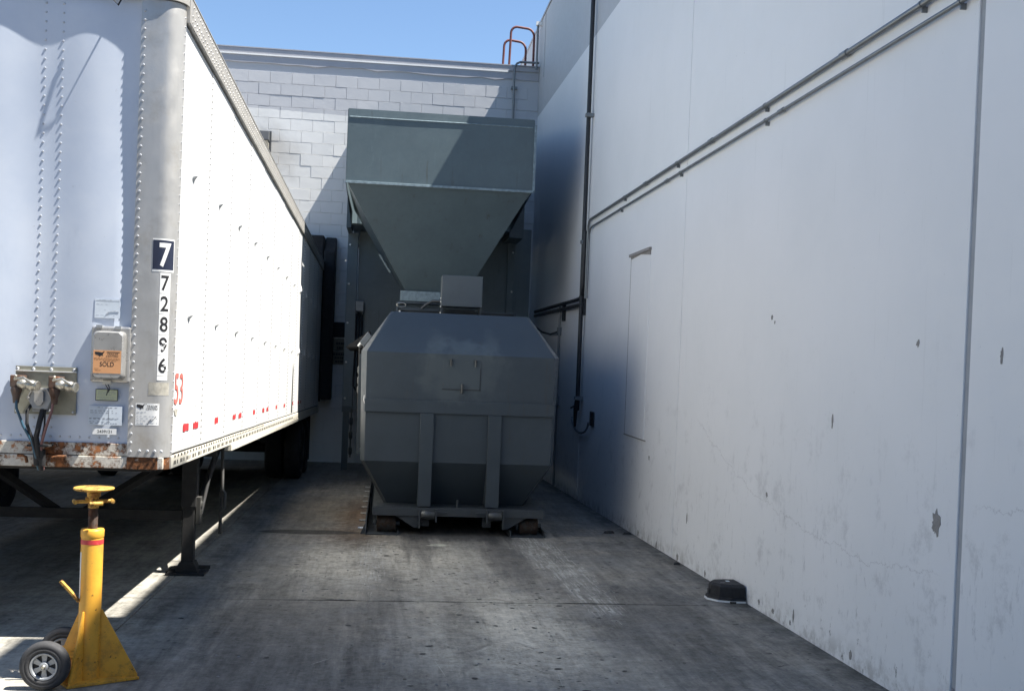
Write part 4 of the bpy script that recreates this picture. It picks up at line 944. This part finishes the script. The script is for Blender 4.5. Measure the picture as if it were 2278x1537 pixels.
    # tandem axles
    for yy in (19.85, 21.1):
        g2 = ground(yy)+SLOPE*(yy-YT); R2 = .51; zc2 = g2+R2
        Pt(B().tube([(XL+.25, yy, zc2), (XT-.25, yy, zc2)], .07, 10), 'axle', M_DARK)
        for wx in (XT-.035-.28, XT-.035-.60, XL+.035, XL+.355):
            w = bpy.data.objects.new('wheel', None); COL.objects.link(w); w.parent = t; w.location = (wx+.14-t.location.x, yy-t.location.y, zc2-SLOPE*(yy-YT)-t.location.z); w.empty_display_size = .1
            m = B(); m.lathe((wx, yy, zc2), (1, 0, 0), [(.03, .30), (.0, .36), (.0, .46), (.03, .50), (.05, R2), (.23, R2), (.25, .50), (.28, .46), (.28, .36), (.25, .30)], 32); Pt(m, 'tyre', M_BLACK, w)
            m = B(); m.lathe((wx+.06, yy, zc2), (1, 0, 0), [(.0, .1), (.02, .27), (.15, .29), (.19, .30)], 24); Pt(m, 'rim', M_RIM, w)
    Pt(B().box(XL+.5, XL+.62, 18.4, 22.6, -1.25, -.82), 'axle_frame', M_DARK); Pt(B().box(XT-.62, XT-.5, 18.4, 22.6, -1.25, -.82), 'axle_frame', M_DARK)
    for x in (XT-.62, XL+.05): Pt(B().box(x, x+.57, 22.0, 22.02, -1.75, -.85), 'mud_flap', M_BLACK)
    return t
trailer()

# tyre showing under the trailer; unseen dark truck body added to block side light
def box_truck():
    yy = 14.0; r = .5; g = ground(yy)
    t = thing('box_truck', 'tyre at the left edge beyond the trailer, with an added dark light-blocking truck body', 'truck', (-6.0, yy, g))
    MB(yy).box(-7.35, -4.62, 10.4, 21.5, g+1.05, g+3.9).build('light_block_body', M_DARK2, t, .03)
    MB(yy).box(-6.7, -5.5, 8.6, 21.4, g+.75, g+1.04).build('chassis', M_DARK, t)
    for wx in (-4.775, -7.35+.02):
        for wy in (14.0, 19.6):
            w = bpy.data.objects.new('wheel', None); COL.objects.link(w); w.parent = t; w.location = (wx+6.0, wy-yy, r+ground(wy)-g); w.empty_display_size = .1
            c = (wx, wy, ground(wy)+r)
            MB().lathe(c, (1, 0, 0), [(.03, .30), (0, .36), (0, .46), (.04, .5), (.24, .5), (.28, .46), (.28, .36), (.25, .30)], 32).build('tyre', M_BLACK, w)
            MB().lathe((wx+.06, wy, c[2]), (1, 0, 0), [(0, .1), (.02, .27), (.16, .30)], 24).build('rim', M_RIM, w)
        MB().tube([(-7.2, 14.0, g+r), (-5.0, 14.0, g+r)], .07, 8).build('axle', M_DARK, t) if wx > -6 else None
box_truck()

# unseen long block added behind the camera to cut low sky light
t = thing('sky_blocker', 'unseen long beige block added behind the camera to cut sky light', 'light blocker', (-10, -22, ground(-6)))
MB().box(-60, 34, -34, -22, ground(-6), 7.2).build('wall', simple('beige_render', (.30, .27, .22), .8, 0, .1, 2), t)
MB().box(-60.3, 34.3, -34.3, -21.7, 7.203, 7.5).build('parapet', M_FASCIA, t)
for k in range(9): MB().box(-52+k*9, -48+k*9, -22.05, -21.99, ground(-6)+.25, ground(-6)+4.2).build('roller_door', M_PIPE, t)
# ---------------------------------------------------------------- jack stand
def jack():
    cx, cy = -1.603, 6.46; g = ground(cy)
    t = thing('jack_stand', 'yellow wheeled trailer jack stand with round top plate', 'jack stand', (cx, cy, g))
    MB().lathe((cx, cy, g+.01), (0, 0, 1), [(0, .060), (.80, .060)], 32).build('column', M_YELLOW, t)
    MB().lathe((cx, cy, g+.811), (0, 0, 1), [(0, .061), (.004, .063), (.040, .063), (.046, .060), (.049, .045)], 32).build('collar', M_YELLOW, t)
    MB().lathe((cx, cy, g+.775), (0, 0, 1), [(0, .0612), (.026, .0612)], 32, caps=False).build('red_band', M_TAPE, t)
    m = MB(); prof = []; z = 0
    while z < .115: prof += [(z, .027), (z+.003, .023)]; z += .006
    m.lathe((cx, cy, g+.86), (0, 0, 1), prof, 20, smooth=False); m.build('screw', M_GLAD, t)
    MB().lathe((cx, cy, g+.975), (0, 0, 1), [(0, .029), (.022, .029), (.023, .024), (.03, .024), (.062, .026), (.064, .036), (.098, .038), (.099, .03), (.101, .10), (.105, .108), (.113, .110), (.116, .106), (.114, .02)], 36).build('top_plate', M_YDIRTY, t)
    m = MB()
    for a in (.35, 1.9, 3.5, 5.1):
        d = Vector((math.cos(a), math.sin(a), 0)); e = Vector((cx, cy, g+1.012)); m.tube([e+d*.02, e+d*.095], .010, 8)
        q = Vector((-d.y, d.x, 0)); m.tube([e+d*.10-q*.035, e+d*.10+q*.035], .0115, 8)
    m.build('turn_handle', M_YDIRTY, t)
    MB().tube([(cx-.055, cy-.03, g+.455), (cx-.085, cy-.05, g+.50), (cx-.145, cy-.07, g+.575)], .011, 4, smooth=False).build('foot_lever', M_YDIRTY, t)
    # base plate, turned a little, and the fins that brace the column
    ax = Vector((.84, .54, 0)).normalized(); ay = Vector((-ax.y, ax.x, 0)); c0 = Vector((cx, cy, 0))
    def bp(u, v, z): q = c0+ax*u+ay*v; return (q.x, q.y, g-SLOPE*(q.y-cy)+z)
    m = MB(); P = [(-.155, -.13), (.245, -.13), (.245, .19), (-.155, .19)]
    m.loft([[bp(u, v, .004) for u, v in P], [bp(u, v, .016) for u, v in P]]); m.build('base_plate', M_YELLOW, t, .003)
    for (du, dv), top in (((.24, -.112), .40), ((-.145, -.12), .40), ((-.14, .17), .38), ((.22, .17), .38)):
        d = ax*du+ay*dv; L = d.length; d.normalize(); q = Vector((-d.y, d.x, 0))*.004; m = MB()
        f = lambda s_, z, w: tuple(c0+d*s_+q*w+Vector((0, 0, g+z)))
        prof = [(.055, .012), (L, .012), (L, .03), (.068, top), (.055, top)]
        m.loft([[f(s_, z, -1) for s_, z in prof], [f(s_, z, 1) for s_, z in prof]]); m.build('fin', M_YELLOW, t, .0015)
    # wheels on an axle off the left side
    wz = .132
    for wy in (6.27, 6.63):
        w = bpy.data.objects.new('wheel', None); COL.objects.link(w); w.parent = t; w.location = (-1.782-cx, wy-cy, ground(wy)+wz-g); w.empty_display_size = .1
        cc = (-1.782, wy, ground(wy)+wz); ax_ = (0, 1, 0)
        MB().lathe(cc, ax_, [(-.022, .074), (-.034, .080), (-.036, .095), (-.033, .098), (-.036, .102), (-.034, .118), (-.026, .128), (-.012, .132), (.012, .132), (.026, .128), (.034, .118), (.036, .09), (.022, .074)], 48, caps=False).build('tyre', M_TYRE, w)
        m = MB(); m.lathe(cc, ax_, [(-.020, .060), (-.030, .064), (-.032, .074), (-.020, .076), (.024, .076), (.024, .06), (-.020, .060)], 40, caps=False)
        m.lathe(cc, ax_, [(-.032, .010), (-.030, .024), (.028, .024), (.030, .0)], 20)
        for k in range(6):
            a = 2*math.pi*k/6+math.pi/2; d = Vector((math.cos(a), 0, math.sin(a))); q = Vector((-d.z, 0, d.x)); c_ = Vector(cc)
            m.loft([[tuple(c_+d*s_+q*(w_)+Vector((0, y_, 0))) for w_, y_ in ((-hw, -.016), (hw, -.016), (hw, .002), (-hw, .002))] for s_, hw in ((.02, .010), (.063, .017))])
        m.build('rim', M_RIM, w, .0015)
        MB().lathe(cc, ax_, [(-.010, .0765), (-.006, .0)], 24).build('rim_web', M_DARK, w)
        MB().lathe((cc[0], cc[1]-.031, cc[2]), (0, -1, 0), [(0, .013), (.008, .013), (.013, .008)], 14).build('hub_cap', M_SILVER, w)
    MB().tube([(-1.782, 6.29, ground(6.29)+wz), (-1.782, 6.61, ground(6.61)+wz)], .014, 10).build('axle', M_YDIRTY, t)
    for wy in (6.335, 6.56):
        gg = ground(wy); m = MB(); m.prism([(-1.81, gg+.105), (-1.72, gg+.02), (-1.665, gg+.02), (-1.665, gg+.16), (-1.71, gg+.17), (-1.81, gg+.17)], 'y', wy, wy+.008); m.build('wheel_bracket', M_YELLOW, t, .0015)
    gg = ground(6.4); MB().box(-1.72, -1.625, 6.345, 6.558, gg+.150, gg+.157).build('bracket_top', M_YELLOW, t)
    m = MB(); n = 8
    m.loft([[(cx+.0606*math.cos(a), cy+.0606*math.sin(a), g+z) for a in [math.radians(180+i*5) for i in range(n+1)]] for z in (.47, .73)], caps=False, smooth=True, closed=False); lb = m.build('warning_label', M_PAPER, t)
    m = MB(); z = .49
    while z < .71:
        h = random.uniform(.003, .010); a0, a1 = math.radians(188), math.radians(205+random.uniform(0, 12))
        m.quad(*[(cx+.0611*math.cos(a), cy+.0611*math.sin(a), g+zz) for a, zz in ((a0, z), (a1, z), (a1, z+h), (a0, z+h))]); z += h+random.uniform(.003, .012)
    m.build('label_print', M_INK, lb)
jack()

# ---------------------------------------------------------------- bait box at the wall foot and scraps
def bait_box():
    y = 9.15; g = ground(y); t = thing('bait_box', 'black plastic rodent bait box against the foot of the white wall', 'bait box', (2.92, y, g))
    def outline(e):
        return [(XW-.012, y+.17+e), (XW-.10, y+.175+e), (XW-.20, y+.15+e*.8), (XW-.27-e, y+.06), (XW-.275-e, y-.03), (XW-.22-e*.7, y-.12-e*.7), (XW-.13, y-.165-e), (XW-.012, y-.17-e)]
    m = MB(); m.loft([[(a, b, ground(b)+.004) for a, b in outline(.028)], [(a, b, ground(b)+.018) for a, b in outline(.028)]]); m.build('white_base', M_PAPER, t)
    m = MB(); m.loft([[(a, b, ground(b)+.019) for a, b in outline(.02)], [(a, b, ground(b)+.042) for a, b in outline(.015)]]); m.build('tray', M_BLACK, t, .004)
    m = MB(); m.loft([[(a, b, ground(b)+.043) for a, b in outline(-.004)], [(a, b, ground(b)+.128) for a, b in outline(-.006)], [(lerp(XW-.13, a, .93), lerp(y, b, .93), ground(b)+.148) for a, b in outline(-.02)]]); m.build('lid', M_BLACK, t, .006)
    m = MB(); m.box(XW-.19, XW-.15, y-.06, y-.03, g+.147, g+.149); m.build('lid_label', M_PAPER, t)
    m = MB(); m.box(XW-.12, XW-.09, y+.02, y+.06, g+.146, g+.1485); m.build('lid_lock', M_FADED, t)
    m = MB(); m.box(XW-.278, XW-.255, y-.015, y+.04, g+.05, g+.09); m.build('entry_hole', M_DARK, t)
    m = MB(); m.box(XW-.15, XW-.10, y-.205, y-.185, g+.006, g+.022); m.build('front_tab', M_DARK, t)
bait_box()
def scrap(x, y, w, label):
    m = MB(); n = 9; g = ground(y); pts = [(x+w*(.5+.6*random.random())*math.cos(2*math.pi*k/n), y+w*.6*(.5+.6*random.random())*math.sin(2*math.pi*k/n)) for k in range(n)]
    lo = [(a, b, ground(b)+.003) for a, b in pts]; hi = [(lerp(x, a, .7), lerp(y, b, .7), ground(b)+.012+.02*random.random()) for a, b in pts]
    m.loft([lo, hi]); return tag(m.build('litter_scrap', M_DARK), label, 'litter', 'scraps of litter at the wall foot')
scrap(2.78, 13.3, .10, 'flat dark scrap lying out from the white wall foot'); scrap(2.98, 13.2, .07, 'crumpled dark scrap tight against the white wall foot')
scrap(3.0, 10.95, .05, 'thin pale-edged scrap at the white wall joint foot')
# dried spots, leaf crumbs and roller scratches on the slab: real slivers lying on it
def sliver(m, x, y, a, b, ang, n=7, lift=.0035):
    g = []
    for k in range(n):
        t_ = 2*math.pi*k/n; r = .6+.5*random.random(); u, v = a*r*math.cos(t_), b*r*math.sin(t_)
        px, py = x+u*math.cos(ang)-v*math.sin(ang), y+u*math.sin(ang)+v*math.cos(ang); g.append((px, py, ground(py)+lift))
    m.add(g, [tuple(range(n))])
M_SPOT = simple('dried_dark_spot', (.050, .046, .040), .85, 0, .3, 9)
M_SCRAPE = simple('pale_scrape', (.46, .44, .38), .9, 0, .3, 14)
m = MB()
for k in range(430):
    x, y = random.uniform(-1.6, 2.95), random.uniform(6.0, 12.6)
    if random.random() < .35: x = random.gauss(.6, .8)
    w = random.choice((.006, .008, .010, .014, .021)); sliver(m, x, y, w*random.uniform(.8, 1.8), w*random.uniform(.5, 1.1), random.uniform(-.5, .5))
m.build('dark_spots', M_SPOT, kind='stuff')
m = MB()
for k in range(150):
    c = random.choice((1.58, 1.64, 1.72, 1.80, 1.86, 1.90)); y = random.triangular(8.0, 12.6, 12.4); x = c + (12.6-y)*random.choice((.0, .02, .035)) + random.gauss(0, .02)
    sliver(m, x, y, random.uniform(.03, .16), random.uniform(.0015, .004), math.pi/2+random.gauss(0, .05), 6, .004)
for k in range(40): sliver(m, random.gauss(-.05, .10), random.uniform(9.0, 12.6), random.uniform(.02, .10), random.uniform(.0015, .003), math.pi/2+random.gauss(0, .12), 6, .004)
for k in range(14): sliver(m, random.uniform(-1.2, 1.6), random.uniform(6.5, 11), random.uniform(.1, .35), .002, random.uniform(.6, 2.4), 6, .004)
m.build('scrape_marks', M_SCRAPE, kind='stuff')
m = MB()
for k in range(220):
    x, y = random.uniform(-1.2, 2.9), random.uniform(6.0, 12.3); w = random.uniform(.004, .013); g = ground(y)
    m.add([(x-w, y, g+.002), (x, y-w*.6, g+.002), (x+w, y, g+.002), (x, y+w*.6, g+.002), (x, y, g+.002+w*.6)], [(0, 1, 4), (1, 2, 4), (2, 3, 4), (3, 0, 4)])
m.build('grit', M_CHIP, kind='stuff')
